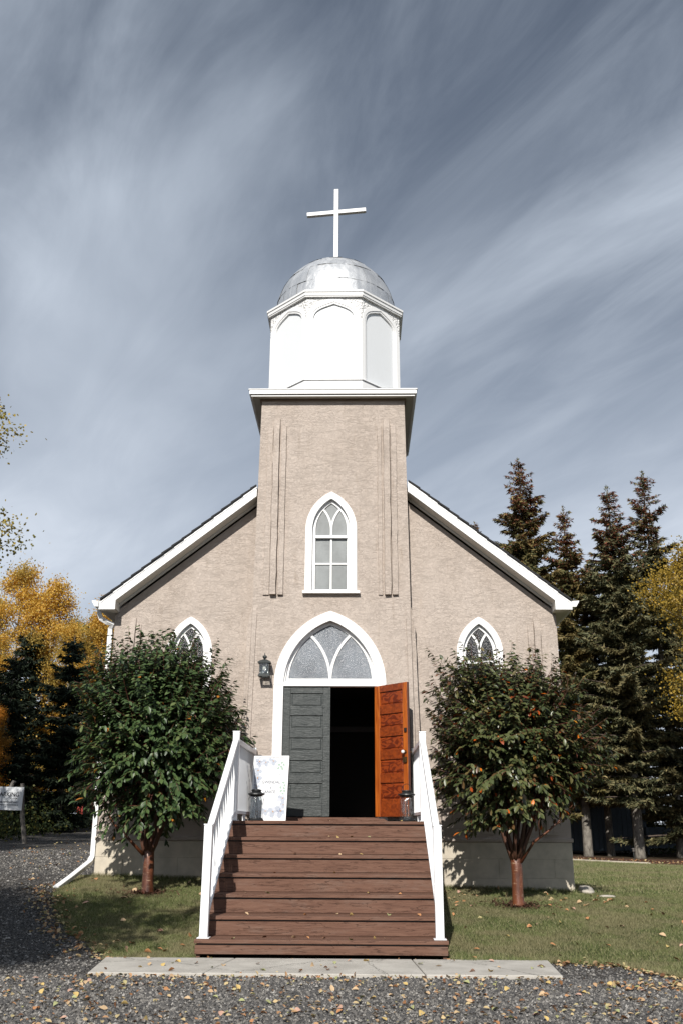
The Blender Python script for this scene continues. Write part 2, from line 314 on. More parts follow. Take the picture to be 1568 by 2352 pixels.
# ------------------------------------------------------------------ object helpers
def tag(o, label=None, cat=None, group=None, kind=None):
    if label: o['label'] = label
    if cat: o['category'] = cat
    if group: o['group'] = group
    if kind: o['kind'] = kind
    return o
def empty(name, loc=(0, 0, 0), label=None, cat=None, group=None):
    o = bpy.data.objects.new(name, None); COL.objects.link(o); o.location = loc; o.empty_display_size = .1
    return tag(o, label, cat, group)
def link(name, me, parent=None, mats=None):
    o = bpy.data.objects.new(name, me); COL.objects.link(o)
    if mats is not None and not me.materials:
        for m in (mats if isinstance(mats, (list, tuple)) else [mats]): me.materials.append(m)
    if parent is not None:
        o.parent = parent
        w = Vector((0, 0, 0)); q = parent
        while q is not None: w += Vector(q.location); q = q.parent
        o.location = -w                      # builders give mesh coordinates in world space
    return o
class MB:
    def __init__(s): s.v = []; s.f = []; s.mi = []
    def add(s, vs, fs, mi=0):
        b = len(s.v); s.v += [tuple(x) for x in vs]; s.f += [tuple(i+b for i in f) for f in fs]; s.mi += [mi]*len(fs); return s
    def box(s, x0, x1, y0, y1, z0, z1, mi=0, mat=None):
        vs = [(x, y, z) for z in (z0, z1) for y in (y0, y1) for x in (x0, x1)]
        if mat is not None: vs = [mat @ Vector(q) for q in vs]
        return s.add(vs, [(0, 2, 3, 1), (4, 5, 7, 6), (0, 1, 5, 4), (2, 6, 7, 3), (0, 4, 6, 2), (1, 3, 7, 5)], mi)
    def plate(s, outer, holes, y0, y1, mi=0, fn=None, back=True):
        """outline in the xz plane between y0 (front) and y1 (back); fn maps (x, y, z) to space"""
        fn = fn or (lambda x, y, z: (x, y, z))
        loops = [outer] + list(holes)
        flat = [Vector((x, z, 0)) for lp in loops for x, z in lp]
        tris = tessellate_polygon([[Vector((x, z, 0)) for x, z in lp] for lp in loops])
        fr = [fn(q.x, y0, q.y) for q in flat]; bk = [fn(q.x, y1, q.y) for q in flat]; n = len(flat)
        fs = []
        for a, b, c in tris:
            ar = (flat[b]-flat[a]).cross(flat[c]-flat[a]).z
            if ar < 0: a, b, c = a, c, b
            fs.append((a, b, c))
            if back: fs.append((a+n, c+n, b+n))
        i0 = 0
        for k, lp in enumerate(loops):
            m = len(lp); area = sum(lp[i][0]*lp[(i+1) % m][1]-lp[(i+1) % m][0]*lp[i][1] for i in range(m))
            ccw = area > 0
            if k: ccw = not ccw
            for i in range(m):
                a, b = i0+i, i0+(i+1) % m
                fs.append((a, a+n, b+n, b) if ccw else (a, b, b+n, a+n))
            i0 += m
        return s.add(fr+bk, fs, mi)
    def tube(s, pts, rads, n=8, mi=0, cap=True):
        pts = [Vector(p) for p in pts]
        if isinstance(rads, (int, float)): rads = [rads]*len(pts)
        vs, fs = [], []; up = None
        for i, p in enumerate(pts):
            d = (pts[min(i+1, len(pts)-1)]-pts[max(i-1, 0)]).normalized()
            if up is None: up = d.orthogonal().normalized()
            a = (up - d*up.dot(d)); a = a.normalized() if a.length > 1e-6 else d.orthogonal().normalized(); up = a; b = d.cross(a)
            for k in range(n):
                t = 2*math.pi*k/n; vs.append(p + (a*math.cos(t)+b*math.sin(t))*rads[i])
        for i in range(len(pts)-1):
            for k in range(n):
                k2 = (k+1) % n; fs.append((i*n+k, i*n+k2, (i+1)*n+k2, (i+1)*n+k))
        if cap: fs.append(tuple(range(n))[::-1]); fs.append(tuple((len(pts)-1)*n+k for k in range(n)))
        return s.add(vs, fs, mi)
    def lathe(s, prof, cx, cy, n=20, mi=0, ph=0.0):
        vs, fs = [], []
        for r, z in prof:
            for k in range(n):
                t = 2*math.pi*k/n+ph; vs.append((cx+r*math.cos(t), cy+r*math.sin(t), z))
        for i in range(len(prof)-1):
            for k in range(n):
                k2 = (k+1) % n; fs.append((i*n+k, i*n+k2, (i+1)*n+k2, (i+1)*n+k))
        fs.append(tuple(range(n))[::-1]); fs.append(tuple((len(prof)-1)*n+k for k in range(n)))
        return s.add(vs, fs, mi)
    def mesh(s, name, mats, smooth=False):
        me = bpy.data.meshes.new(name); me.from_pydata(s.v, [], s.f)
        for m in (mats if isinstance(mats, (list, tuple)) else [mats]): me.materials.append(m)
        me.polygons.foreach_set('material_index', s.mi)
        if smooth: me.polygons.foreach_set('use_smooth', [True]*len(s.f))
        me.update(); return me
    def obj(s, name, mats, parent=None, bevel=0., smooth=False, seg=1):
        o = link(name, s.mesh(name, mats, smooth), parent)
        if bevel:
            b = o.modifiers.new('bevel', 'BEVEL'); b.width = bevel; b.segments = seg; b.limit_method = 'ANGLE'; b.angle_limit = R(40)
        return o
def npmesh(name, V, F, mats, mi=None):
    """V (n,3), F (m,k) arrays -> mesh, fast"""
    V = np.ascontiguousarray(V, dtype=np.float32); F = np.ascontiguousarray(F, dtype=np.int32); k = F.shape[1]
    me = bpy.data.meshes.new(name); me.vertices.add(len(V)); me.vertices.foreach_set('co', V.ravel())
    me.loops.add(F.size); me.loops.foreach_set('vertex_index', F.ravel())
    me.polygons.add(len(F)); me.polygons.foreach_set('loop_start', np.arange(0, F.size, k, dtype=np.int32)); me.polygons.foreach_set('loop_total', np.full(len(F), k, dtype=np.int32))
    for m in (mats if isinstance(mats, (list, tuple)) else [mats]): me.materials.append(m)
    if mi is not None: me.polygons.foreach_set('material_index', np.asarray(mi, dtype=np.int32))
    me.update(calc_edges=True); me.validate(); return me
def unit(a): return a/np.maximum(np.linalg.norm(a, axis=-1, keepdims=True), 1e-9)
def arch(cx, zb, zs, w, h, n=14):
    """pointed arch outline: left jamb foot, up over the arch, right jamb foot"""
    Rr = (h*h+w*w)/(2*w); a = math.asin(min(1, h/Rr)); pts = [(cx-w, zb)]
    L = [(cx-w+Rr-Rr*math.cos(a*i/n), zs+Rr*math.sin(a*i/n)) for i in range(n+1)]
    Lr = [(2*cx-x, z) for x, z in reversed(L[:-1])]
    out = ([(cx-w, zb)] if zb < zs-1e-6 else []) + L + Lr + ([(cx+w, zb)] if zb < zs-1e-6 else [])
    return out
def tudor(cx, zb, zs, w, h, n=12):
    P = [(-w, 0), (-w*.99, .62*h), (-.60*w, .74*h), (0, h)]
    L = []
    for i in range(n+1):
        t = i/n; a, b, c, d = (1-t)**3, 3*t*(1-t)**2, 3*t*t*(1-t), t**3
        L.append((cx+a*P[0][0]+b*P[1][0]+c*P[2][0]+d*P[3][0], zs+a*P[0][1]+b*P[1][1]+c*P[2][1]+d*P[3][1]))
    Lr = [(2*cx-x, z) for x, z in reversed(L[:-1])]
    return ([(cx-w, zb)] if zb < zs-1e-6 else [])+L+Lr+([(cx+w, zb)] if zb < zs-1e-6 else [])
def arch_h(w, h, t):
    Rr = (h*h+w*w)/(2*w); return math.sqrt(max(1e-6, (Rr-t)**2-(Rr-w)**2))

def ground_z(x, y):
    x = np.asarray(x, float); y = np.asarray(y, float)
    xc = np.clip(x, -4.5, 4.5); zw = .458-.0258*xc
    t = np.clip((y+4.9)/4.9, 0, 1); t = t*t*(3-2*t)*.35+t*.65
    z = t*zw
    lf = np.clip((-x-2.5)/2.0, 0, 1); z = z + lf*.030*np.clip(y, 0, 22)
    rf = np.clip((x-4)/6, 0, 1); z = z - rf*.006*np.clip(y, 0, 20)
    return z
def gz(x, y): return float(ground_z(x, y))

# ------------------------------------------------------------------ the setting: ground sheets
def sheet(name, xs, ys, mat, dz=0., fn=None, kind='structure'):
    X, Y = np.meshgrid(xs, ys); 
    if fn: X, Y = fn(X, Y)
    Z = ground_z(X, Y)+dz; V = np.stack([X, Y, Z], -1).reshape(-1, 3); nx, ny = len(xs), len(ys)
    i = (np.arange(ny-1)[:, None]*nx+np.arange(nx-1)[None, :]).ravel()
    F = np.stack([i, i+1, i+nx+1, i+nx], 1)
    me = npmesh(name, V, F, mat); me.polygons.foreach_set('use_smooth', [True]*len(F)); o = link(name, me); o['kind'] = kind; return o
gx = np.unique(np.concatenate([np.linspace(-8, 8, 81), np.linspace(-40, 40, 41), [-900, -300, -100, 100, 300, 900]]))
gy = np.unique(np.concatenate([np.linspace(-10, 8, 91), np.linspace(-60, 60, 61), [-600, -200, 200, 900]]))
sheet('ground', gx, gy, MT['soil'], -.010)
# gravel: yard in front and the drive running back on the left
def gravel_fn(X, Y): return X, Y
sheet('gravel_yard', np.linspace(-30, 30, 61), np.linspace(-24, -4.9, 60), MT['gravel'], -.004)
def drive_fn(X, Y):
    left = -16+.10*(Y+5)+.4*np.sin(Y*.35); left = np.where(Y > 9, left*0-10.5-.18*(Y-9)+.3*np.sin(Y*.5), left); return left+(X)*(-2.0-left), Y
sheet('gravel_drive', np.linspace(0, 1, 30), np.linspace(-4.898, 34, 90), MT['gravel'], -.004, drive_fn)
LE = np.array([(-2.22, -4.95), (-2.32, -4.62), (-2.62, -4.12), (-3.08, -3.45), (-3.5, -2.45), (-3.93, -1.2), (-4.0, -.2), (-3.9, .35)])
def left_edge(y): return np.interp(y, LE[:, 1], LE[:, 0])+.035*np.sin(y*9.)+.02*np.sin(y*23+1)
def lawnL(X, Y): e = left_edge(Y); return e+(X)*(-1.2-e), Y
sheet('lawn', np.linspace(0, 1, 24), np.linspace(-4.9, .3, 60), MT['lawn'], .004, lawnL)
RE = np.array([(1.2, -4.93), (2.38, -4.93), (2.55, -4.86), (2.95, -4.98), (3.42, -5.85), (4.5, -6.7), (8, -8.3), (30, -14)])
def right_front(x): return np.interp(x, RE[:, 0], RE[:, 1])+.03*np.sin(x*11)
def right_back(x): return np.interp(x, [1.2, 3.9, 8, 12, 30], [19, 19, 14.0, 10.5, 5])
def lawnR(X, Y): a, b = right_front(X), right_back(X); return X, a+Y*(b-a)
sheet('lawn', np.concatenate([np.linspace(1.2, 6, 50), np.linspace(6.4, 30, 30)]), np.linspace(0, 1, 110)**1.3, MT['lawn'], .004, lawnR)
def mulch_fn(X, Y): b = right_back(X); return X, b+.35+Y*6.5
sheet('mulch_bed', np.linspace(4, 30, 40), np.linspace(0, 1, 12), MT['mulch'], .006, mulch_fn)
# kerb path along the far lawn edge
mb = MB()
kx = np.linspace(3.9, 8.8, 12)
for a, b in zip(kx[:-1], kx[1:]):
    ya, yb = float(right_back(a)), float(right_back(b)); za, zb = gz(a, ya), gz(b, yb)
    mb.add([(a, ya-.02, za-.05), (b, yb-.02, zb-.05), (b, yb+.36, zb-.05), (a, ya+.36, za-.05), (a, ya-.02, za+.045), (b, yb-.02, zb+.045), (b, yb+.36, zb+.045), (a, ya+.36, za+.045)],
           [(0, 1, 5, 4), (3, 7, 6, 2), (4, 5, 6, 7)])
tag(mb.obj('concrete_path', MT['found']), kind='structure')

# concrete pad in front of the steps, three slabs
pad = empty('concrete_path', (0, -5.4, 0)); pad['kind'] = 'structure'
def slab(x0, x1, xf0, xf1, seed):
    r = random.Random(seed); n = 14
    fr = [(xf0+(xf1-xf0)*i/n, -5.93+r.uniform(-.018, .018)) for i in range(n+1)]
    out = [(x0, -4.90)] + fr + [(x1, -4.90)]
    vb = [(x, y, -.05) for x, y in out]; vt = [(x, y, .034) for x, y in out]; m = len(out)
    q = MB(); q.add(vt+vb, [tuple(range(m))] + [(i, i+m, (i+1) % m+m, (i+1) % m) for i in range(m)])
    q.obj('slab', MT['path'], pad, .006)
slab(-2.20, -.862, -2.10, -1.03, 1); slab(-.850, .96, -1.018, 1.03, 2); slab(.972, 2.36, 1.042, 2.30, 3)

# ------------------------------------------------------------------ the church
CH = empty('church', (0, 6, .4), 'small beige stucco church with white steeple, silver dome and cross', 'church')
XL, XR, CXC = -3.70, 3.735, .018
ZF = 1.10                                    # top of the foundation
TXc, TW, TY = -.032, 1.315, -.25             # tower centre, half width, front face
RIDGE, SLOPE = 8.02, .80
EAVE = 4.72
# nave front wall either side of the tower, with the side windows
SW = dict(w=.385, h=.615, zs=4.05, zb=2.62)
def roof_z(x): return RIDGE-SLOPE*abs(x-CXC)
def win_outline(cx, inset=0, zb=None):
    w = SW['w']-inset; return arch(cx, SW['zb'] if zb is None else zb, SW['zs'], w, arch_h(SW['w'], SW['h'], inset) if inset else SW['h'])
LWX, RWX = -2.405, 2.432
wl_ = MB(); top = -.30
wl_.plate([(XL, ZF), (TXc-1.2, ZF), (TXc-1.2, roof_z(TXc-1.2)+top), (XL, roof_z(XL)+top)], [win_outline(LWX, .06)], 0.0, .25)
wl_.obj('wall', MT['stucco'], CH)
wl_ = MB(); wl_.plate([(TXc+1.2, ZF), (XR, ZF), (XR, roof_z(XR)+top), (TXc+1.2, roof_z(TXc+1.2)+top)], [win_outline(RWX, .06)], 0.0, .25)
wl_.obj('wall', MT['stucco'], CH)
for x0, x1 in ((XL, XL+.25), (XR-.25, XR)):
    MB().box(x0, x1, .252, 13, ZF, EAVE+.25).obj('wall', MT['stucco'], CH)
q = MB(); q.plate([(XL, .3), (XR, .3), (XR, roof_z(XR)-.3), (CXC, RIDGE-.3), (XL, roof_z(XL)-.3)], [], 13.002, 13.2); q.obj('wall', MT['stucco'], CH)
# rolled stucco lip over the foundation
for x0, x1 in ((XL-.025, TXc-TW-.01), (TXc+TW+.01, XR+.025)):
    MB().box(x0, x1, -.035, .02, ZF-.012, ZF+.05).obj('stucco_lip', MT['stucco'], CH, .015, seg=2)
# foundation blocks
fnd = MB().box(XL+.02, XR-.02, -.014, 12.98, -.3, ZF-.02).obj('foundation', MT['found'], CH)
zc = [ZF-.014, .845, .565, .285, .0]
for k in range(4):
    for side, (xa, xb) in enumerate(((XL-.0, TXc-TW-.002), (TXc+TW+.002, XR+.0))):
        x = xa - (0.0 if k % 2 == 0 else .42); 
        while x < xb-.02:
            a, b = max(x, xa)+.0015, min(x+.86, xb)-.0015
            if b-a > .05: MB().box(a, b, -.022+random.uniform(-.0015, .0015), .02, zc[k+1]+.0015, zc[k]-.0015).obj('foundation_block', MT['found'], fnd, .002)
            x += .86
# stucco ribs (pilaster strips) on the nave corners
def ribs(cx, ztop, zbot, y, hgt=(0, .12, .02), wds=((-.155, -.055), (-.055, .055), (.055, .15)), pro=(.022, .040, .026), name='pilaster', sgn=1, rnd=3):
    r = random.Random(rnd)
    pr = empty(name, (cx, y, zbot)); pr.parent = CH; pr.location = Vector((cx, y, zbot))-Vector(CH.location)
    for (a, b), p, dh in zip(wds, pro, hgt):
        n = 16; m = MB(); vs = []; fs = []
        for i in range(n+1):
            z = zbot+(ztop-dh_top(dh, ztop)-zbot)*i/n if False else zbot+(ztop-(.14-dh)-zbot)*i/n
            ja, jb = r.uniform(-.006, .006), r.uniform(-.006, .006)
            pp = p*(1+r.uniform(-.12, .12)) * (1 if i < n else .3)
            vs += [(cx+a+ja, y+.004, z), (cx+a+ja+.006, y-pp, z), (cx+b+jb-.006, y-pp, z), (cx+b+jb, y+.004, z)]
        for i in range(n):
            for k in range(3): q = i*4+k; fs.append((q, q+1, q+5, q+4))
        fs.append((0, 3, 2, 1)); fs.append((n*4, n*4+1, n*4+2, n*4+3))
        m.add(vs, fs); m.obj('rib', MT['stucco'], pr)
    return pr
def dh_top(a, b): return a
ribs(-3.385, 4.66, 1.2, 0, pro=(.020, .055, .035)); ribs(3.40, 4.66, 1.2, 0, pro=(.030, .060, .030), rnd=5)

# tower
TWR = empty('tower', (TXc, .9, 1)); TWR.parent = CH; TWR.location = Vector((TXc, .9, 1))-Vector(CH.location)
TZ = 8.62
def taper(x, y, z):                                   # the tower walls lean in slightly
    k = np.interp(z, [0, 2.7, 4.8, 8.6], [1.035, 1.03, 1.0, .968]); return (TXc+(x-TXc)*k, y+(z-4.8)*0, z)
DW = dict(cx=-.045, w=.755, zs=3.49)                  # door opening
DO = dict(w=.91, h=1.215)
DH = arch_h(DO['w'], DO['h'], DO['w']-DW['w'])
tw_o = dict(cx=-.045, w=.44, h=.68, zs=6.135, zb=5.04)
front = MB()
front.plate([(TXc-TW, .02), (DW['cx']-DW['w']-.0, .02)] + arch(DW['cx'], .02, DW['zs'], DW['w'], DH)[1:-1] + [(DW['cx']+DW['w'], .02), (TXc+TW, .02), (TXc+TW, 4.8), (TXc+TW, TZ), (TXc-TW, TZ), (TXc-TW, 4.8)],
            [arch(tw_o['cx'], tw_o['zb'], tw_o['zs'], tw_o['w']-.06, arch_h(tw_o['w'], tw_o['h'], .06))], TY, TY+.22, fn=taper)
front.obj('wall', MT['stucco'], TWR)
for sg in (-1, 1):
    m = MB(); x = TXc+sg*TW; xi = x-sg*.22
    vs = []
    for z in (.02, 2.7, 4.8, TZ):
        for (xx, yy) in ((x, TY+.222), (x, 2.35), (xi, 2.35), (xi, TY+.222)): vs.append(taper(xx, yy, z))
    fs = []
    for i in range(3):
        for k in range(4): fs.append((i*4+k, i*4+(k+1) % 4, i*4+4+(k+1) % 4, i*4+4+k))
    m.add(vs, fs); m.obj('wall', MT['stucco'], TWR)
MB().box(TXc-TW*.96, TXc+TW*.96, 2.13, 2.34, 6.5, TZ).obj('wall', MT['stucco'], TWR)
# corner buttresses low on the tower, rough cast
def buttress(sg):
    m = MB(); r = random.Random(11+sg); n = 18; vs = []; fs = []
    for i in range(n+1):
        z = .3+(4.78-.3)*i/n; sh = 1 if i < n else .2
        j = r.uniform(-.004, .004)
        e = taper(TXc+sg*TW, 0, z)[0]
        out = (.062+.018*(4.8-z)/4.5)*sh
        vs += [(e-sg*.085, TY-.003, z), (e-sg*.08, TY-.020*sh, z), (e-sg*.012+j, TY-.020*sh, z), (e+sg*.002, TY+.02, z), (e+sg*out+j, TY+.03, z), (e+sg*out, .01, z)]
    for i in range(n):
        for k in range(5):
            q = i*6+k; fs.append((q, q+1, q+7, q+6) if sg > 0 else (q, q+6, q+7, q+1))
    m.add(vs, fs); m.obj('buttress', MT['stucco'], TWR)
buttress(-1); buttress(1)
ribs(-1.005, 8.20, 4.985, TY, wds=((-.175, -.07), (-.07, .045), (.07, .165)), pro=(.030, .075, .045), hgt=(0, .14, .0))
ribs(.915, 8.20, 4.985, TY, wds=((-.165, -.085), (-.06, .055), (.065, .170)), pro=(.026, .075, .050), hgt=(0, .14, .0), rnd=9)

def arcbar(m, cx, cz, Rr, b, a0, a1, y0, y1, sg, n=12, mi=0):
    """curved bar of width b on a circle centred (cx, cz); sg=+1 bends to the right"""
    outl = [(cx+sg*(Rr+b/2)*math.cos(a0+(a1-a0)*i/n), cz+(Rr+b/2)*math.sin(a0+(a1-a0)*i/n)) for i in range(n+1)]
    outl += [(cx+sg*(Rr-b/2)*math.cos(a1-(a1-a0)*i/n), cz+(Rr-b/2)*math.sin(a1-(a1-a0)*i/n)) for i in range(n+1)]
    m.plate(outl, [], y0, y1, mi)
def gothic_window(parent, cx, zb, zs, w, h, y, trim=.115, frame=.045, sash=True, sillx=None, glass='g_tower', zmeet=None, sill=True, ptrim=.028, bar=.036, name='window'):
    """trim stands on the wall plane y; the sash sits in the opening behind it"""
    loc = Vector((cx, y, zb)); g = empty(name, loc); g.parent = parent; w0 = Vector((0, 0, 0)); q = parent
    while q is not None: w0 += Vector(q.location); q = q.parent
    g.location = loc-w0
    Rr = (h*h+w*w)/(2*w)
    wi = w-trim; hi = arch_h(w, h, trim)
    m = MB(); 
    if sill: m.plate(arch(cx, zb, zs, w, h), [arch(cx, zb+.004, zs, wi, hi)][:0], y-ptrim, y-ptrim+.001) if False else None
    outer = arch(cx, zb, zs, w, h); inner = arch(cx, zb, zs, wi, hi)
    poly = outer + list(reversed(inner)); m.plate(poly, [], y-ptrim, y+.10); m.obj('trim', MT['white'], g, .004)
    ws = wi-.004; fi = ws-frame; ys = y+.045; hs = arch_h(w, h, w-ws); hf = arch_h(w, h, w-fi)
    m = MB(); poly = arch(cx, zb, zs, ws, hs)+list(reversed(arch(cx, zb+frame*.9, zs, fi, hf))); m.plate(poly, [], ys, ys+.05)
    m.box(cx-fi-.01, cx+fi+.01, ys+.002, ys+.048, zb+.001, zb+frame*.95); m.obj('frame', MT['white'], g, .003)
    R2 = fi and (hf*hf+fi*fi)/(2*fi); zm = zmeet if zmeet is not None else zs-.10
    m = MB(); a1 = math.acos((R2-fi/2)/R2)
    arcbar(m, cx-R2, zs, R2, bar, 0, a1*1.0, ys+.004, ys+.044, +1)          # curves up to the left
    arcbar(m, cx+R2, zs, R2, bar, 0, a1*1.0, ys+.005, ys+.043, -1)
    m.obj('tracery', MT['white'], g, .003)
    n = 8; def_l = []
    # pane outlines: two lancets and the kite between them
    lp = [(cx-fi+R2-R2*math.cos(a1*i/n), zs+R2*math.sin(a1*i/n)) for i in range(n+1)]; tp = [(cx-R2+R2*math.cos(a1*i/n), zs+R2*math.sin(a1*i/n)) for i in range(n+1)]
    aE = math.asin(min(1, hf/R2)); kp = [(cx-fi+R2-R2*math.cos(a1+(aE-a1)*i/n), zs+R2*math.sin(a1+(aE-a1)*i/n)) for i in range(n+1)]
    left = [(cx, zm), (cx-fi, zm)] + lp + list(reversed(tp))[1:]
    kite = [(cx, zs+.002)] + tp[1:] + kp[1:] + [(2*cx-x, z) for x, z in reversed(kp[:-1])] + [(2*cx-x, z) for x, z in reversed(tp[1:-1])]
    for poly in (left, [(2*cx-x, z) for x, z in reversed(left)], kite):
        if zm >= zs-1e-4 and poly is not kite: poly = [p for p in poly]
        MB().plate(poly, [], ys+.022, ys+.026).obj('pane', MT[glass], g)
    if sash:
        MB().box(cx-.018, cx+.018, ys+.003, ys+.045, zm, zs+.012).obj('muntin', MT['white'], g, .003)
        MB().box(cx-fi-.01, cx+fi+.01, ys-.022, ys+.046, zm-.045, zm+.004).obj('meeting_rail', MT['white'], g, .003)
        zmid = (zm-.045+zb+frame)/2
        for sx in (-1, 1):
            for a, b in ((zb+frame, zmid), (zmid, zm-.04)):
                MB().plate([(cx+min(0, sx*fi), a), (cx+max(0, sx*fi), a), (cx+max(0, sx*fi), b), (cx+min(0, sx*fi), b)], [], ys+.034, ys+.038).obj('pane', MT[glass], g)
        MB().box(cx-.016, cx+.016, ys+.014, ys+.05, zb+frame, zm-.045).obj('muntin', MT['white'], g, .003)
        for sx in (-1, 1):
            MB().box(cx+(-fi if sx < 0 else .017), cx+(-.017 if sx < 0 else fi), ys+.015, ys+.05, zmid-.015, zmid+.015).obj('muntin', MT['white'], g, .003)
    if sill:
        a, b = sillx or (cx-w-.04, cx+w+.04)
        MB().box(a, b, y-.085, y+.08, zb-.045, zb-.002).obj('sill', MT['white'], g, .004)
    return g
gothic_window(TWR, tw_o['cx'], 5.045, 6.135, .437, .683, TY, trim=.115, frame=.05, sillx=(-.517, .442), zmeet=6.035)
gothic_window(CH, LWX, SW['zb'], SW['zs'], SW['w'], SW['h'], 0.0, trim=.105, frame=.05, glass='g_side', zmeet=3.93)
gothic_window(CH, RWX, SW['zb'], SW['zs'], SW['w'], SW['h'], 0.0, trim=.105, frame=.05, glass='g_side', zmeet=3.93)

# dark back of side windows and tower window: rooms behind the obscure glass
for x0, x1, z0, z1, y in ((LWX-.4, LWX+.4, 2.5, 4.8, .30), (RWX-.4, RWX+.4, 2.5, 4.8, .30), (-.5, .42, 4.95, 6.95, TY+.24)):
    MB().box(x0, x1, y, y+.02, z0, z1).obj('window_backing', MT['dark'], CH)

# --- entrance: trim, transom, doors
ENT = empty('doorway', (DW['cx'], TY, 1.4)); ENT.parent = CH; ENT.location = Vector((DW['cx'], TY, 1.4))-Vector(CH.location)
zS, zH = 1.445, 3.49                                   # sill, head of the doors
cxd, wd = DW['cx'], DW['w']
m = MB(); o_ = arch(cxd, 3.492, 3.492, DO['w'], DO['h'], 20); i_ = arch(cxd, 3.492, 3.492, wd-.002, DH, 20)
m.plate(o_+list(reversed(i_)), [], TY-.03, TY+.16); m.obj('arch_trim', MT['white'], ENT, .004)
MB().box(cxd-DO['w'], cxd-wd+.002, TY-.028, TY+.16, 1.39, 3.489).obj('side_trim', MT['white'], ENT, .004)
MB().box(cxd+wd-.002, cxd+DO['w'], TY-.028, TY+.16, 1.39, 3.489).obj('side_trim', MT['white'], ENT, .004)
MB().box(cxd-wd, cxd+wd, TY-.012, TY+.16, 3.468, 3.535).obj('transom_bar', MT['white'], ENT, .004)
MB().box(cxd-wd-.02, cxd+wd+.02, TY-.06, TY+.5, 1.392, zS).obj('sill', MT['stain'], ENT, .004)
# transom frame and tracery
TF = empty('transom_window', (cxd, TY, 3.5)); TF.parent = CH; TF.location = Vector((cxd, TY, 3.5))-Vector(CH.location)
fw = wd-.075; fh = arch_h(DO['w'], DO['h'], DO['w']-fw); yt = TY+.065
m = MB(); m.plate(arch(cxd, 3.535, 3.535, wd-.006, DH-.004, 20)+list(reversed(arch(cxd, 3.535, 3.535, fw, fh-.02, 20))), [], yt, yt+.05)
m.box(cxd-fw-.01, cxd+fw+.01, yt+.002, yt+.05, 3.537, 3.60); m.obj('frame', MT['white'], TF, .004)
m = MB(); m.plate(arch(cxd, 3.536, 3.536, wd-.004, DH-.002, 20)+list(reversed(arch(cxd, 3.536, 3.536, wd-.032, arch_h(DO['w'], DO['h'], DO['w']-wd+.032), 20))), [], yt-.05, yt-.002); m.obj('stop_bead', MT['white'], TF, .003)
R2 = (fh*fh+fw*fw)/(2*fw); a1 = math.acos((R2-fw/2)/R2); zt = 3.56
m = MB(); arcbar(m, cxd-R2, zt, R2, .045, 0, a1*.97, yt+.004, yt+.046, 1); arcbar(m, cxd+R2, zt, R2, .045, 0, a1*.97, yt+.005, yt+.045, -1); m.obj('tracery', MT['white'], TF, .003)
n = 10; lp = [(cxd-fw+R2-R2*math.cos(a1*i/n), zt+R2*math.sin(a1*i/n)) for i in range(n+1)]; tp = [(cxd-R2+R2*math.cos(a1*i/n), zt+R2*math.sin(a1*i/n)) for i in range(n+1)]
aE = math.asin(min(1, fh/R2)); kp = [(cxd-fw+R2-R2*math.cos(a1+(aE-a1)*i/n), zt+R2*math.sin(a1+(aE-a1)*i/n)) for i in range(n+1)]
left = [(cxd, zt)] + lp + list(reversed(tp))[1:-1]
kite = [(cxd, zt+.002)] + tp[1:] + kp[1:] + [(2*cxd-x, z) for x, z in reversed(kp[:-1])] + [(2*cxd-x, z) for x, z in reversed(tp[1:-1])]
for poly in (left, [(2*cxd-x, z) for x, z in reversed(left)], kite): MB().plate(poly, [], yt+.024, yt+.028).obj('pane', MT['g_trans'], TF)
# dark sheet in place of the dim interior behind the transom glass
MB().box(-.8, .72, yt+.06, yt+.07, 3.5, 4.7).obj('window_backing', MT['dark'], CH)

def door_leaf(px, ang, sgn, mats, name, label):
    """px hinge x; the leaf runs sgn*width from the hinge; ang opens it outwards"""
    wl2, th = .752, .045; hz_ = Vector((px, TY+.02, 0))
    Mx = Matrix.Translation(hz_) @ Matrix.Rotation(ang, 4, 'Z')
    g = empty(name, (px, TY+.02, zS)); g.parent = CH; g.location = Vector((px, TY+.02, zS))-Vector(CH.location); g['label'] = label
    z0, z1 = zS+.012, zH-.028; H = z1-z0
    def bx(nm, u0, u1, v0, v1, y0, y1, mat, bev=.003):
        a, b = sorted((sgn*u0, sgn*u1)); q = MB().box(a, b, y0, y1, z1-v1*H, z1-v0*H, mat=Mx).obj(nm, mat, g, bev); return q
    sp_, sr_ = .115*1, .105
    bx('stile', 0, sp_, 0, 1, 0, th, mats[0]); bx('stile', wl2-sr_, wl2, 0, 1, 0, th, mats[0])
    rows = [(.053, .158), (.228, .330), (.402, .503), (.577, .682), (.752, .872)]
    edges = [0]+[x for r_ in rows for x in r_]+[1]
    for k in range(6): bx('rail', sp_+.001, wl2-sr_-.001, edges[2*k], edges[2*k+1], .001, th-.001, mats[1])
    for a, b in rows:
        u0, u1 = sp_+.001, wl2-sr_-.001; hv = .018/H*1.0
        bx('panel', u0+.0, u1-.0, a+.0005, b-.0005, .019, th-.019, mats[2], .001)
        # raised field on both faces, with sloping shoulders
        for y_out, y_in in ((.010, .0195), (th-.010, th-.0195)):
            f = MB(); A = [(u0+.020, z1-(b*H-.016)), (u1-.020, z1-(b*H-.016)), (u1-.020, z1-(a*H+.016)), (u0+.020, z1-(a*H+.016))]
            Bq = [(u0+.040, z1-(b*H-.030)), (u1-.040, z1-(b*H-.030)), (u1-.040, z1-(a*H+.030)), (u0+.040, z1-(a*H+.030))]
            vs = [Mx @ Vector((sgn*u, y_in, z)) for u, z in A]+[Mx @ Vector((sgn*u, y_out, z)) for u, z in Bq]
            fs = [(0, 1, 5, 4), (1, 2, 6, 5), (2, 3, 7, 6), (3, 0, 4, 7), (4, 5, 6, 7)]
            f.add(vs, fs); f.obj('panel_field', mats[2], g)
    return g, Mx
gl, Ml = door_leaf(cxd-wd+.003, 0, 1, (MT['door'],)*3, 'door', 'closed dark grey-green door leaf')
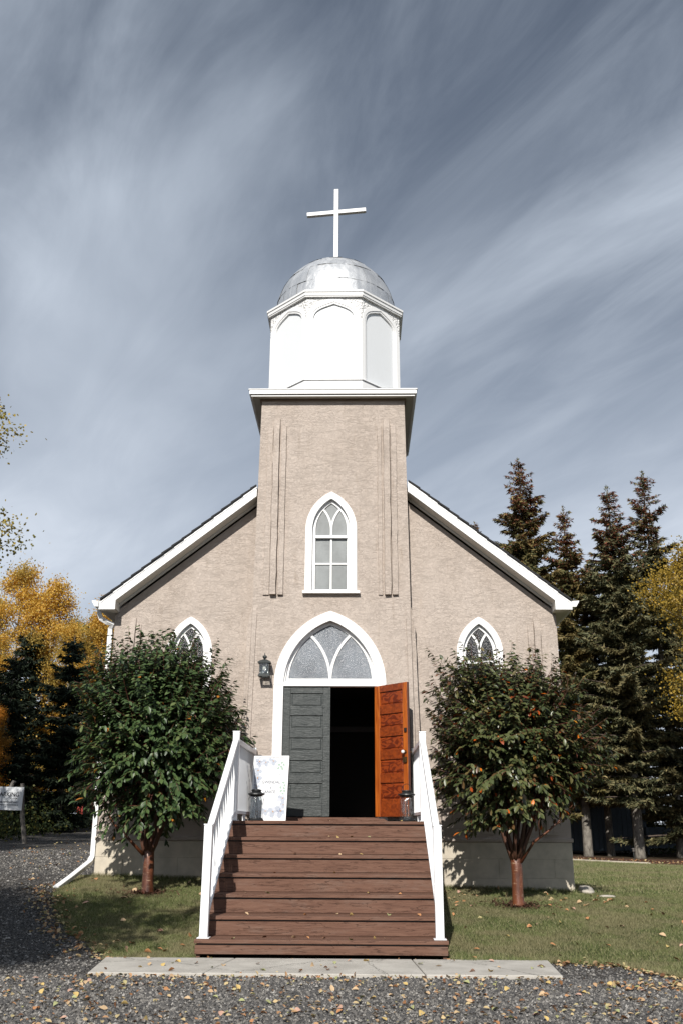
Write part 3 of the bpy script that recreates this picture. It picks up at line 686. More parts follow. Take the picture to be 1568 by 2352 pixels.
gr, Mr = door_leaf(cxd+wd-.004, R(131), -1, (MT['or_v'], MT['or_h'], MT['or_p']), 'door', 'open door leaf showing its orange varnished inner face')
def bxm(g, nm, mat, Mx, x0, x1, y0, y1, z0, z1, bev=.002): return MB().box(x0, x1, y0, y1, z0, z1, mat=Mx).obj(nm, mat, g, bev)
# outside face of the open leaf is painted: a thin sheet on the weather side, the free edge too
bxm(gr, 'edge_strip', MT['door'], Mr, -.750, -.002, -.0035, -.0005, zS+.014, zH-.030, .0005)
bxm(gr, 'lock_edge', m_plain('worn_door_edge', (.10, .045, .035), .6, var=.4, sc=30), Mr, -.7555, -.7525, .001, .044, zS+.014, zH-.030, .0005)
zk = 2.40
q = MB()
def ball(m, c, r, n=12, k=8, sy=1.):
    prof = [(max(.001, r*math.sin(math.pi*i/k)), c[2]-r*math.cos(math.pi*i/k)) for i in range(k+1)]; m.lathe(prof, c[0], c[1], n)
c0 = Mr @ Vector((-.700, .10, zk)); ball(q, c0, .028); q.obj('knob', MT['crystal'], gr, smooth=True)
q = MB(); q.tube([Mr @ Vector((-.700, .045, zk)), Mr @ Vector((-.700, .08, zk))], .010, 8); q.tube([Mr @ Vector((-.700, .045, zk)), Mr @ Vector((-.700, .052, zk))], .026, 12); q.obj('rosette', MT['brass'], gr)
q = MB(); q.tube([Mr @ Vector((-.700, -.09, zk)), Mr @ Vector((-.700, .0, zk))], .016, 8); q.obj('outer_knob', MT['brass'], gr)
bxm(gr, 'lock_case', MT['brass'], Mr, -.735, -.665, .045, .075, zk-.155, zk-.075)
bxm(gr, 'bolt', MT['black'], Mr, -.735, -.690, .045, .065, 2.70, 2.76)
bxm(gl, 'lock_plate', MT['brass'], Ml, .738, .7535, -.004, .010, 2.33, 2.43)
bxm(gl, 'astragal', MT['door'], Ml, .735, .762, -.012, -.0005, zS+.014, zH-.030)

# vestibule behind the doors
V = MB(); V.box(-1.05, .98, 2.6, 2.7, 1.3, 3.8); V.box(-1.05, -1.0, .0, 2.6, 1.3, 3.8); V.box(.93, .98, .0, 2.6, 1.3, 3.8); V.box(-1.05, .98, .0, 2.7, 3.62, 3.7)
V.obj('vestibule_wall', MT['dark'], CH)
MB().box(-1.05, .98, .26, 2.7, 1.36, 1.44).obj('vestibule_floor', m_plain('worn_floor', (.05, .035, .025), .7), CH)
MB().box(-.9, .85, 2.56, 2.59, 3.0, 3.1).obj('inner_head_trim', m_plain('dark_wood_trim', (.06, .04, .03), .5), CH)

# --- main roof
ROOF = empty('roof', (CXC, 6, RIDGE)); ROOF.parent = CH; ROOF.location = Vector((CXC, 6, RIDGE))-Vector(CH.location)
YF = -.31                                            # rake overhang in front of the nave wall
EX = 3.91                                            # half span of the eaves
cs = 1/math.sqrt(1+SLOPE*SLOPE); sn = SLOPE*cs
for sg in (-1, 1):
    xe = CXC+sg*EX; xt = TXc+sg*(TW-.012)
    def P(x, y, d): return (x, y, roof_z(x)+d)       # d measured vertically
    ze = roof_z(xe)
    m = MB()                                        # deck
    for (xa, xb, ya, yb) in ((xe, TXc+sg*1.313, YF+.01, 13.4), (TXc+sg*1.313, CXC, 2.4, 13.4)):
        vs = [P(xa, ya, -.03), P(xb, ya, -.03), P(xb, yb, -.03), P(xa, yb, -.03), P(xa, ya, -.06), P(xb, ya, -.06), P(xb, yb, -.06), P(xa, yb, -.06)]
        m.add(vs, [(0, 1, 2, 3), (4, 7, 6, 5), (0, 4, 5, 1), (1, 5, 6, 2), (2, 6, 7, 3), (3, 7, 4, 0)])
    m.obj('deck', MT['shingle'], ROOF)
    # shingle courses: each course one lapped strip
    nC = 24; xs_ = [xe+(CXC-xe)*i/nC for i in range(nC+1)]
    mesh0 = None
    for i in range(nC):
        xa, xb = xs_[i], xs_[i+1]+(xs_[i+1]-xs_[i])*.25; y0 = YF-.035+random.uniform(-.012, .012) if abs(xs_[i]-TXc) > 1.36 else 2.4
        if y0 < 0 and abs(xb-TXc) < 1.312: xb = TXc+sg*1.312
        vs = [P(xa, y0, .022), P(xb, y0, .000), P(xb, 13.42, .000), P(xa, 13.42, .022), P(xa, y0, -.012), P(xb, y0, -.026), P(xb, 13.42, -.026), P(xa, 13.42, -.012)]
        MB().add(vs, [(0, 1, 2, 3), (4, 7, 6, 5), (0, 4, 5, 1), (1, 5, 6, 2), (2, 6, 7, 3), (3, 7, 4, 0)]).obj('shingle', MT['shingle'], ROOF)
    # rake fascia, with the boxed return at the eave
    xin = CXC+sg*3.655
    outl = [(xt, roof_z(xt)-.032), (xe, ze-.032), (xe, ze-.165), (xin, ze-.165), (xin, roof_z(xin)-.212), (xt, roof_z(xt)-.212)]
    outl = [(x, z) for x, z in outl]
    m = MB(); m.plate(outl if sg < 0 else list(reversed(outl)), [], YF, YF+.022); m.obj('fascia', MT['white'], ROOF, .003)
    # thin drip line along the top of the rake
    outl = [(xt, roof_z(xt)-.030), (xe, ze-.030), (xe, ze-.062), (xt, roof_z(xt)-.062)]
    m = MB(); m.plate(outl, [], YF-.010, YF-.0005); m.obj('drip_edge', MT['white'], ROOF)
    # sloping soffit and a small bed mould against the wall
    m = MB(); a, b = (xt, roof_z(xt)-.215), (xin, roof_z(xin)-.215)
    m.add([(a[0], YF+.0225, a[1]), (b[0], YF+.0225, b[1]), (b[0], .02, b[1]), (a[0], .02, a[1]), (a[0], YF+.0225, a[1]+.012), (b[0], YF+.0225, b[1]+.012), (b[0], .02, b[1]+.012), (a[0], .02, a[1]+.012)],
          [(0, 1, 2, 3), (4, 7, 6, 5), (0, 4, 5, 1), (2, 6, 7, 3)]); m.obj('soffit', MT['soffit'], ROOF)
    m = MB(); m.plate([(xt, roof_z(xt)-.216), (xin, roof_z(xin)-.216), (xin, roof_z(xin)-.262), (xt, roof_z(xt)-.262)], [], -.045, -.003); m.obj('bed_mould', MT['soffit'], ROOF, .004)
    # return box cheek and soffit, eave soffit along the side
    m = MB(); m.add([(xin, YF+.0225, ze-.165), (xin, .3, ze-.165), (xin, .3, roof_z(xin)-.21), (xin, YF+.0225, roof_z(xin)-.21), (xin+sg*.012, YF+.0225, ze-.165), (xin+sg*.012, .3, ze-.165), (xin+sg*.012, .3, roof_z(xin)-.21), (xin+sg*.012, YF+.0225, roof_z(xin)-.21)],
          [(0, 1, 2, 3), (4, 7, 6, 5), (0, 4, 5, 1), (3, 2, 6, 7)]); m.obj('return_cheek', MT['soffit'], ROOF)
    x0, x1 = sorted((xin, xe-sg*.002))
    MB().box(x0, x1, YF+.023, 13.3, ze-.163, ze-.150).obj('eave_soffit', MT['soffit'], ROOF)
    x0, x1 = sorted((xe-sg*.001, xe+sg*.020)); MB().box(x0, x1, YF+.001, 13.3, ze-.165, ze-.03).obj('eave_fascia', MT['white'], ROOF)
    # gutter: K profile open on top
    prof = [(0, 0), (0, -.095), (.060, -.095), (.082, -.055), (.105, -.020), (.105, 0), (.099, 0), (.099, -.018), (.076, -.052), (.056, -.089), (.006, -.089), (.006, 0)]
    m = MB(); outl = [(xe+sg*(.0205+a), ze-.028+b) for a, b in prof]
    if sg < 0: outl = list(reversed(outl))
    m.plate(outl, [], YF-.03, 13.3); m.obj('gutter', MT['white'], ROOF)
    capo = [(0, 0), (0, -.095), (.060, -.095), (.082, -.055), (.105, -.020), (.113, .006)]
    m = MB(); m.plate([(xe+sg*(.0205+a), ze-.028+b) for a, b in (capo if sg > 0 else capo[::-1])], [], YF-.034, YF-.0302); m.obj('gutter_end', MT['white'], ROOF)

# downspout at the left corner
xe, ze = CXC-EX, roof_z(CXC-EX)
DS = empty('downspout', (-3.77, .02, .9)); DS.parent = CH; DS.location = Vector((-3.77, .02, .9))-Vector(CH.location)
def rect_tube(m, pts, w, d):
    pts = [Vector(p) for p in pts]; vs = []; fs = []
    for i, p in enumerate(pts):
        t = (pts[min(i+1, len(pts)-1)]-pts[max(i-1, 0)]).normalized(); a = Vector((1, 0, 0)); a = (a-t*a.dot(t)).normalized() if abs(t.x) < .95 else Vector((0, 0, 1)); b = t.cross(a)
        for sx, sy in ((-1, -1), (1, -1), (1, 1), (-1, 1)): vs.append(p+a*sx*w/2+b*sy*d/2)
    for i in range(len(pts)-1):
        for k in range(4): fs.append((i*4+k, i*4+(k+1) % 4, i*4+4+(k+1) % 4, i*4+4+k))
    fs.append((3, 2, 1, 0)); e = (len(pts)-1)*4; fs.append((e, e+1, e+2, e+3)); m.add(vs, fs)
m = MB(); rect_tube(m, [(xe-.055, -.10, ze-.12), (xe-.055, -.10, ze-.20), (xe-.02, -.09, ze-.28), (xe+.08, -.05, ze-.335), (xe+.16, -.02, ze-.36), (-3.775, .03, ze-.42), (-3.775, .05, ze-.52)], .075, .055); m.obj('elbow', MT['white'], DS, .006)
m = MB(); rect_tube(m, [(-3.775, .05, ze-.50), (-3.768, .05, 2.6), (-3.765, .05, 1.75)], .080, .06); m.obj('pipe', MT['white'], DS, .006)
m = MB(); rect_tube(m, [(-3.763, .048, 1.80), (-3.755, .035, .86), (-3.76, .0, .78)], .074, .055); m.obj('pipe', MT['white'], DS, .006)
m = MB(); rect_tube(m, [(-3.758, .02, .83), (-3.765, -.06, .765), (-3.86, -.72, .57), (-3.93, -1.15, .45)], .085, .065); m.obj('kick_out', MT['white'], DS, .006)

# --- tower cornice (cap) with gutter
CAP = empty('tower_eave', (TXc, .9, 8.6)); CAP.parent = CH; CAP.location = Vector((TXc, .9, 8.6))-Vector(CH.location)
cyT = 1.05; ch = 1.27; oh = 1.485
def ring(m, a0, a1, z0, z1):                        # square ring between half sizes
    for (x0, x1, y0, y1) in ((-a1, a1, -a1, -a0), (-a1, a1, a0, a1), (-a1, -a0, -a0, a0), (a0, a1, -a0, a0)):
        m.box(TXc+x0, TXc+x1, cyT+y0, cyT+y1, z0, z1)
m = MB(); ring(m, 1.26, oh-.03, 8.600, 8.618); m.obj('soffit', MT['soffit'], CAP)
m = MB(); ring(m, ch+.003, ch+.035, 8.545, 8.5995); m.obj('bed_mould', m_plain('brown_bed_mould', (.20, .15, .115), .8), CAP, .006)
m = MB(); ring(m, oh-.055, oh-.03, 8.578, 8.66); m.obj('fascia', MT['white'], CAP, .003)
m = MB(); ring(m, oh-.0298, oh, 8.612, 8.69); m.obj('gutter', MT['white'], CAP, .006)
m = MB(); ring(m, oh-.0296, oh+.014, 8.6905, 8.712); m.obj('gutter_lip', MT['white'], CAP, .004)
m = MB(); a = oh-.03; b = 1.27; zt0, zt1 = 8.70, 8.80
vs = [(TXc+sx*a, cyT+sy*a, zt0) for sx, sy in ((-1, -1), (1, -1), (1, 1), (-1, 1))]+[(TXc+sx*b*.9, cyT+sy*b*.9, zt1) for sx, sy in ((-1, -1), (1, -1), (1, 1), (-1, 1))]
m.add(vs, [(0, 1, 5, 4), (1, 2, 6, 5), (2, 3, 7, 6), (3, 0, 4, 7), (4, 5, 6, 7), (3, 2, 1, 0)]); m.obj('skirt_roof', MT['shingle'], CAP)
for k in range(17):                                 # shingle tabs peeping over the front gutter
    x = TXc-oh+.03+k*.172; MB().box(x, x+.165, cyT-oh+.012, cyT-oh+.16, 8.7125, 8.722+random.uniform(0, .006)).obj('shingle', MT['shingle'], CAP)

# --- belfry (octagon), cornice, dome, cross
BEL = empty('belfry', (TXc, cyT, 8.8)); BEL.parent = CH; BEL.location = Vector((TXc, cyT, 8.8))-Vector(CH.location)
AP = 1.243; t8 = math.tan(math.pi/8)
Z0, Z1 = 8.66, 10.80
def face_fn(k, ap):
    a = k*math.pi/4; c, s_ = math.cos(a), math.sin(a)
    # local (x along the face, y outward negative, z)
    def f(x, y, z):
        X, Y = x, -(ap)+y
        return (TXc+X*c-Y*s_, cyT+X*s_+Y*c, z)
    return f
for k in range(8):
    f = face_fn(k, AP); hw = AP*t8
    z_spring, wo, ho = 10.265, .452, .395
    op = tudor(0, 9.02, z_spring, wo, ho, 10)
    MB().plate(tudor(0, z_spring-.02, z_spring-.01, wo+.012, ho+.012, 10)+[(hw, z_spring-.02), (hw, Z1), (-hw, Z1), (-hw, z_spring-.02)], [], .004, .03, fn=f).obj('rough_cast', MT['dash'], BEL)
    # corner boards and arch face board
    outer = [(-hw+.001, 9.0), (-hw+.001, z_spring-.01)] + tudor(0, z_spring, z_spring, hw-.022, ho+.075, 10) + [(hw-.001, z_spring-.01), (hw-.001, 9.0)]
    inner = tudor(0, 9.02, z_spring, wo-.03, ho-.03, 10)
    MB().plate(outer, [inner], 0.0, .019, fn=f).obj('arch_board', MT['white'], BEL, .003)
    inn2 = tudor(0, 9.035, z_spring, wo-.068, ho-.068, 10)
    MB().plate(tudor(0, 9.0205, z_spring, wo-.0305, ho-.0305, 10), [inn2], .012, .045, fn=f).obj('arch_mould', MT['white'], BEL, .003)
    MB().plate(tudor(0, 9.0, z_spring, wo+.01, ho+.01, 10), [], .046, .056, fn=f).obj('arch_panel', MT['panelw'], BEL)
    # base board with a sloping top
    MB().plate([(-hw-.012, Z0+.05), (hw+.012, Z0+.05), (hw+.012, 8.985), (-hw-.012, 8.985)], [], -.024, .03, fn=f).obj('base_board', MT['white'], BEL, .005)
    MB().plate([(-hw-.022, 8.985), (hw+.022, 8.985), (hw+.022, 9.004), (-hw-.022, 9.004)], [], -.046, .03, fn=f).obj('base_cap', MT['white'], BEL, .004)
# eight cornice pieces: ovolo gutter-like moulding
def oct_ring(m, prof):
    n = 8; vs = []; fs = []
    for ap, z in prof:
        r = ap/math.cos(math.pi/8)
        for k in range(8):
            a = math.pi/8+k*math.pi/4; vs.append((TXc+r*math.sin(a), cyT-r*math.cos(a), z))
    for i in range(len(prof)-1):
        for k in range(8): k2 = (k+1) % 8; fs.append((i*8+k, i*8+k2, (i+1)*8+k2, (i+1)*8+k))
    m.add(vs, fs)
m = MB(); oct_ring(m, [(AP-.02, 10.712), (AP+.045, 10.712), (AP+.045, 10.735), (AP+.058, 10.738), (AP+.062, 10.795), (AP+.078, 10.800), (AP+.080, 10.838), (AP+.0, 10.846), (.9, 10.87)])
m.obj('cornice', MT['white'], BEL)
DM = empty('dome', (TXc, cyT, 10.85)); DM.parent = CH; DM.location = Vector((TXc, cyT, 10.85))-Vector(CH.location)
DR, DC = 1.185, 10.985
bands = [-.12, .20, .56, .92, 1.24, 1.50]            # latitude of the seams
NG = 18
r_ = random.Random(4)
for bi in range(len(bands)-1):
    la0, la1 = bands[bi], bands[bi+1]
    for k in range(NG):
        ph = (bi % 2)*.5*2*math.pi/NG; a0 = 2*math.pi*k/NG+ph+.02; a1 = 2*math.pi*(k+1)/NG+ph+.05
        n = 3; vs = []; fs = []; tilt = r_.uniform(-.010, .010); off = .006+.004*(k % 2)
        for i in range(n+1):
            for j in range(n+1):
                la = la0-.02+(la1-la0+.02)*i/n; a = a0+(a1-a0)*j/n
                rr = DR+off*(1 if i else 1.6)+tilt*(j/n-.5)+r_.uniform(-.0016, .0016)
                if la < 0: x = rr; z = DC+DR*la
                else: x = rr*math.cos(la); z = DC+rr*math.sin(la)*1.01
                vs.append((TXc+x*math.sin(a), cyT-x*math.cos(a), z))
        for i in range(n):
            for j in range(n): q = i*(n+1)+j; fs.append((q, q+1, q+n+2, q+n+1))
        MB().add(vs, fs).obj('metal_sheet', MT['metal'], DM, smooth=True)
m = MB(); pr = [(DR-.01, DC-.14)]+[((DR-.012)*math.cos(l), DC+(DR-.012)*math.sin(l)*1.01) for l in np.linspace(0, 1.5, 14)]; m.lathe(pr, TXc, cyT, 32); m.obj('dome_shell', MT['metal'], DM, smooth=True)
m = MB(); m.lathe([(.11, 12.15), (.10, 12.19), (.03, 12.21)], TXc, cyT, 16); m.obj('dome_crown', MT['metal'], DM, smooth=True)
CR = empty('cross', (TXc, cyT, 12.15)); CR.parent = CH; CR.location = Vector((TXc, cyT, 12.15))-Vector(CH.location)
Rz = Matrix.Translation((TXc, cyT, 0)) @ Matrix.Rotation(R(-4), 4, 'Z') @ Matrix.Translation((-TXc, -cyT, 0))
MB().box(TXc-.046, TXc+.046, cyT-.045, cyT+.045, 12.1, 14.07, mat=Rz).obj('upright', MT['white'], CR, .004)
Ra = Rz @ Matrix.Translation((TXc, cyT, 13.505)) @ Matrix.Rotation(R(-2.6), 4, 'Y') @ Matrix.Translation((-TXc, -cyT, -13.505))
MB().box(TXc-.615, TXc-.0465, cyT-.040, cyT+.040, 13.462, 13.548, mat=Ra).obj('arm', MT['white'], CR, .004)
MB().box(TXc+.0465, TXc+.615, cyT-.040, cyT+.040, 13.462, 13.548, mat=Ra).obj('arm', MT['white'], CR, .004)

# ------------------------------------------------------------------ wall lantern beside the door
WLn = empty('wall_lantern', (-1.10, TY, 3.75), 'small black wall lantern with a clear bulb, left of the arched doorway', 'lamp')
lx, ly = -1.10, TY-.135; hw_ = .078
MB().box(lx-.04, lx+.04, TY-.03, TY-.002, 3.62, 3.86).obj('back_plate', MT['lampm'], WLn, .004)
MB().box(lx-.015, lx+.015, TY-.07, TY-.03, 3.66, 3.80).obj('arm', MT['lampm'], WLn, .004)
m = MB()
m.box(lx-.095, lx+.095, ly-.095, ly-.06, 3.598, 3.622); m.box(lx-.095, lx+.095, ly+.06, ly+.095, 3.598, 3.622); m.box(lx-.095, lx-.06, ly-.06, ly+.06, 3.598, 3.622); m.box(lx+.06, lx+.095, ly-.06, ly+.06, 3.598, 3.622); m.obj('base', MT['lampm'], WLn, .004)
m = MB(); s4 = lambda a, z: [(lx-a, ly-a, z), (lx+a, ly-a, z), (lx+a, ly+a, z), (lx-a, ly+a, z)]
m.add(s4(.092, 3.622)+s4(.078, 3.642), [(0, 1, 5, 4), (1, 2, 6, 5), (2, 3, 7, 6), (3, 0, 4, 7)]); m.obj('base_skirt', MT['lampm'], WLn)
for sx in (-1, 1):
    for sy in (-1, 1): MB().box(lx+sx*.072-.006, lx+sx*.072+.006, ly+sy*.072-.006, ly+sy*.072+.006, 3.642, 3.812).obj('corner_post', MT['lampm'], WLn)
for nm, a in (('f', 0), ('b', 1), ('l', 2), ('r', 3)):
    Mg = Matrix.Translation((lx, ly, 0)) @ Matrix.Rotation(a*math.pi/2, 4, 'Z')
    if a in (0, 2): MB().box(-.066, .066, -.074, -.072, 3.643, 3.811, mat=Mg).obj('glass_pane', m_clear_glass() if False else MT['glass'], WLn)
m = MB(); m.box(lx-.062, lx+.062, ly+.058, ly+.060, 3.643, 3.811); m.obj('reflector', MT['g_lamp'], WLn)
m = MB(); m.add(s4(.102, 3.812)+s4(.104, 3.830)+s4(.098, 3.834)+s4(.060, 3.862)+s4(.030, 3.875), [tuple(range(4))[::-1]]+[(i*4+k, i*4+(k+1) % 4, i*4+4+(k+1) % 4, i*4+4+k) for i in range(4) for k in range(4)]+[(16, 17, 18, 19)]); m.obj('roof_cap', MT['lampm'], WLn)
m = MB(); m.lathe([(.012, 3.873), (.016, 3.885), (.030, 3.905), (.040, 3.922), (.034, 3.934), (.016, 3.946), (.008, 3.950), (.008, 3.975), (.002, 3.988)], lx, ly, 16); m.obj('finial', MT['lampm'], WLn, smooth=True)
m = MB(); m.lathe([(.004, 3.690), (.022, 3.696), (.033, 3.715), (.034, 3.735), (.026, 3.757), (.016, 3.775), (.015, 3.81)], lx, ly-.005, 16); m.obj('bulb', MT['bulb'], WLn, smooth=True)

# ------------------------------------------------------------------ steps
ST = empty('entrance_steps', (.03, -3.8, 0), 'broad brown-stained wooden steps with seven risers up to the church door', 'steps')
RUN, RISE, YL = .355, .198, -2.70
SX0, SX1 = -1.285, 1.335
NS = 7
def ystep(i): return YL-(NS-1-i)*RUN              # nose of tread i (0 = lowest)
for i in range(NS):
    y, z = ystep(i), RISE*(i+1)
    # riser
    zb0 = RISE*i+(.024 if i == 0 else .001); nm = 'riser'
    ex = .012 if i == 0 else 0
    m = MB().box(SX0-ex, SX1+ex, y+.030, y+.062, zb0+(.03 if i == 0 else 0), z-.052).obj('riser', MT['stain'], ST, .003)
    MB().box(SX0+.02, SX1-.02, y+.036, y+.060, z-.0515, z-.0385).obj('shade_strip', MT['black'], ST)  # black strip drawn in for the shade under each tread nosing
    if i < NS-1:
        wboard = (RUN+.03-.006)/2
        for b in range(2):
            ya = y+b*(wboard+.006); MB().box(SX0-.008-ex, SX1+.008+ex, ya, ya+wboard, z-.038, z-random.uniform(0, .0015)).obj('tread_board', MT['stain'], ST, .005, seg=2)
    else:
        nb = 17; wb = (abs(YL)+TY-.035-.005*nb)/nb
        ya = y
        while ya < TY-.02:
            yb = min(ya+.138, TY-.004); MB().box(SX0-.008, SX1+.008, ya, yb, z-.038, z-random.uniform(0, .0015)).obj('deck_board', MT['stain'], ST, .005, seg=2); ya = yb+.005
for sx in (SX0-.0, SX1-.04):
    pts = [(ystep(0)+.065, .02), (-.26, .02), (-.26, RISE*NS-.04)]+[(p, q) for i in range(NS-1, -1, -1) for p, q in ((ystep(i)+.065, RISE*(i+1)-.04), (ystep(i)+.065, RISE*i-.04 if i else .02))][:-1]
    m = MB(); m.plate([(p, q) for p, q in pts], [], 0, .04, fn=lambda a, b, c, sx=sx: (sx+b, a, c)); m.obj('stringer', MT['stain'], ST)
# threshold ramp board before the door
m = MB(); m.plate([(-.86, 1.3875), (.86, 1.3875), (.80, 1.425), (-.80, 1.425)], [], -.62, TY-.062); m.obj('threshold', MT['stain'], ST, .004)

# ------------------------------------------------------------------ railings
def railing(x, side, label):
    g = empty('stair_railing', (x, -2.6, RISE), label, 'railing', 'railings of the steps')
    yb, yt_, yw = ystep(0)+.125, YL+.085, TY-.075
    zb, zl = RISE, RISE*NS
    def post(px, py, z0, z1, cap=True):
        p = MB().box(px-.044, px+.044, py-.044, py+.044, z0+.010, z1).obj('post', MT['vinyl'], g, .005)
        MB().box(px-.050, px+.050, py-.050, py+.050, z1+.0005, z1+.014).obj('post_cap', MT['vinyl'], p, .004)
        MB().box(px-.066, px+.066, py-.066, py+.066, z0+.001, z0+.0095).obj('base_plate', MT['vinyl'], p, .002)
    post(x, yb, zb, zb+1.135); post(x, yt_, zl, zl+1.135)
    p = MB().box(x-.030, x+.030, yw-.03, yw+.03, zl+.01, zl+1.10).obj('post', MT['vinyl'], g, .005)
    sl = (RISE*(NS-1))/(yt_-yb)
    def sbar(nm, z_off, h, w, ya, yc):
        za = lambda y: zb+z_off+(y-yb)*sl
        vs = [(x+sx*w/2, y, za(y)+dz) for y in (ya, yc) for dz in (0, h) for sx in (-1, 1)]
        MB().add(vs, [(0, 2, 3, 1), (4, 5, 7, 6), (0, 1, 5, 4), (2, 6, 7, 3), (0, 4, 6, 2), (1, 3, 7, 5)]).obj(nm, MT['vinyl'], g, .006)
    sbar('top_rail', 1.005, .075, .074, yb+.045, yt_-.045); sbar('bottom_rail', .115, .05, .044, yb+.045, yt_-.045)
    n = 12
    for i in range(n):
        y = yb+.12+(yt_-yb-.24)*i/(n-1); za = zb+(y-yb)*sl
        MB().box(x-.011, x+.011, y-.011, y+.011, za+.15, za+1.015).obj('baluster', MT['vinyl'], g)
    MB().box(x-.037, x+.037, yt_+.045, yw-.031, zl+.985, zl+1.055).obj('top_rail', MT['vinyl'], g, .008)
    MB().box(x-.024, x+.024, yt_+.045, yw-.031, zl+.085, zl+.130).obj('bottom_rail', MT['vinyl'], g, .005)
    MB().box(x-.02, x+.02, -1.50, -1.46, zl, zl+.0845).obj('foot_block', MT['vinyl'], g)
    y = yt_+.11; 
    while y < yw-.06:
        MB().box(x-.011, x+.011, y-.011, y+.011, zl+.125, zl+.99).obj('baluster', MT['vinyl'], g); y += .112
railing(-1.222, -1, 'white railing along the left edge of the steps, beside the framed welcome sign')
railing(1.272, 1, 'white railing along the right edge of the steps, beside the open orange door')

# ------------------------------------------------------------------ framed welcome sign
def font_mesh(txt, size, align='CENTER', extr=.0006, bold=0.):
    cu = bpy.data.curves.new('t', 'FONT'); cu.body = txt; cu.size = size; cu.align_x = align; cu.align_y = 'CENTER'; cu.extrude = extr; cu.offset = bold; cu.resolution_u = 3
    o = bpy.data.objects.new('t', cu); COL.objects.link(o); dg = bpy.context.evaluated_depsgraph_get(); dg.update()
    me = bpy.data.meshes.new_from_object(o.evaluated_get(dg)); bpy.data.objects.remove(o); bpy.data.curves.remove(cu); me.materials.clear(); return me
SG = empty('welcome_sign', (-.90, -1.42, RISE*NS), 'white framed wedding welcome sign with pale blue flowers leaning beside the closed door', 'sign')
zl = RISE*NS+.002
yawS, leanS = R(-7), R(-11)
MS = Matrix.Translation((-.885, -1.42, zl)) @ Matrix.Rotation(yawS, 4, 'Z') @ Matrix.Rotation(leanS, 4, 'X')
SWd, SHt = .265, .93
m = MB(); m.plate([(-SWd, 0), (SWd, 0), (SWd, SHt), (-SWd, SHt)], [[(-SWd+.024, .024), (SWd-.024, .024), (SWd-.024, SHt-.024), (-SWd+.024, SHt-.024)]], -.014, .014, fn=lambda a, b, c: MS @ Vector((a, b, c))); m.obj('frame', MT['vinyl'], SG, .003)
MB().box(-SWd+.02, SWd-.02, -.004, .006, .02, SHt-.02, mat=MS).obj('poster', MT['print'], SG)
def onsign(me, x, z, mat, nm, d=.0046, sx=1.):
    me.transform(Matrix.Diagonal((sx, 1, 1, 1))); me.transform(Matrix.Rotation(math.pi/2, 4, 'X')); me.transform(MS @ Matrix.Translation((x, -d, z))); me.materials.append(mat); link(nm, me, SG)
onsign(font_mesh('Welcome to our Wedding', .026), .0, .665, MT['inkg'], 'lettering'); onsign(font_mesh('GWENDAL', .060, bold=.001), .015, .545, MT['inkg'], 'lettering', sx=.92)
onsign(font_mesh('&', .050), .015, .465, MT['inkg'], 'lettering'); onsign(font_mesh('JANICE', .060, bold=.001), .0, .405, MT['inkg'], 'lettering', sx=.92); onsign(font_mesh('so happy you are here', .024), .02, .295, MT['inkg'], 'lettering')
def blob(cx, cz, rx, rz, rot, d, n=12, wav=.12, seed=0):
    r = random.Random(seed); vs = [MS @ Vector((cx+math.cos(rot)*px-math.sin(rot)*pz, -d, cz+math.sin(rot)*px+math.cos(rot)*pz)) for px, pz in [((rx*(1+r.uniform(-wav, wav)))*math.cos(t), (rz*(1+r.uniform(-wav, wav)))*math.sin(t)) for t in [2*math.pi*i/n for i in range(n)]]]
    return vs
def flower(cx, cz, s_, seed, deep):
    r = random.Random(seed); a, b, c, e = MB(), MB(), MB(), MB()
    for k in range(5):
        t = 2*math.pi*k/5+r.uniform(-.3, .3); px, pz = cx+math.cos(t)*s_*.55, cz+math.sin(t)*s_*.55
        px = min(max(px, -SWd+.05), SWd-.05); pz = min(max(pz, .06), SHt-.06)
        (a if k % 2 else b).add(blob(px, pz, s_*.52, s_*.40, t, .0046+.0003*k, seed=seed*7+k), [tuple(range(12))])
    for k in range(7):
        t = r.uniform(0, 6.28); c.add(blob(cx+math.cos(t)*s_*.28, cz+math.sin(t)*s_*.28, s_*.26, s_*.028, t, .0066, seed=k), [tuple(range(12))])
    e.add(blob(cx+s_*.15, cz+s_*.1, s_*.20, s_*.10, r.uniform(0, 3), .0070, wav=.4, seed=seed), [tuple(range(12))])
    a.obj('petal_print', MT['petal2'], SG); b.obj('petal_print', MT['petal'], SG); c.obj('petal_print', MT['petald' if deep else 'petal'], SG); e.obj('gold_print', MT['gold'], SG)
for i, (x, z, s_, dp) in enumerate([(-.19, .84, .075, 1), (-.09, .83, .06, 0), (.02, .85, .065, 0), (-.20, .71, .07, 0), (-.20, .60, .075, 1), (-.20, .48, .055, 0), (.19, .31, .07, 0), (.17, .13, .09, 1), (.06, .12, .075, 0), (-.05, .13, .06, 0), (.21, .22, .05, 0), (-.17, .12, .07, 1)]): flower(x, z, s_, i+1, dp)
sp2 = MB()
for i, (x, z) in enumerate([(.12, .80), (.16, .83), (.19, .80), (.15, .77), (.11, .75), (.17, .74), (.20, .54), (.22, .50), (.16, .47), (.21, .46), (.17, .42), (.22, .42), (.20, .38)]): sp2.add(blob(x, z, .022, .016, i, .0047, seed=i), [tuple(range(12))])
sp2.obj('sprig_print', MT['sprig'], SG)

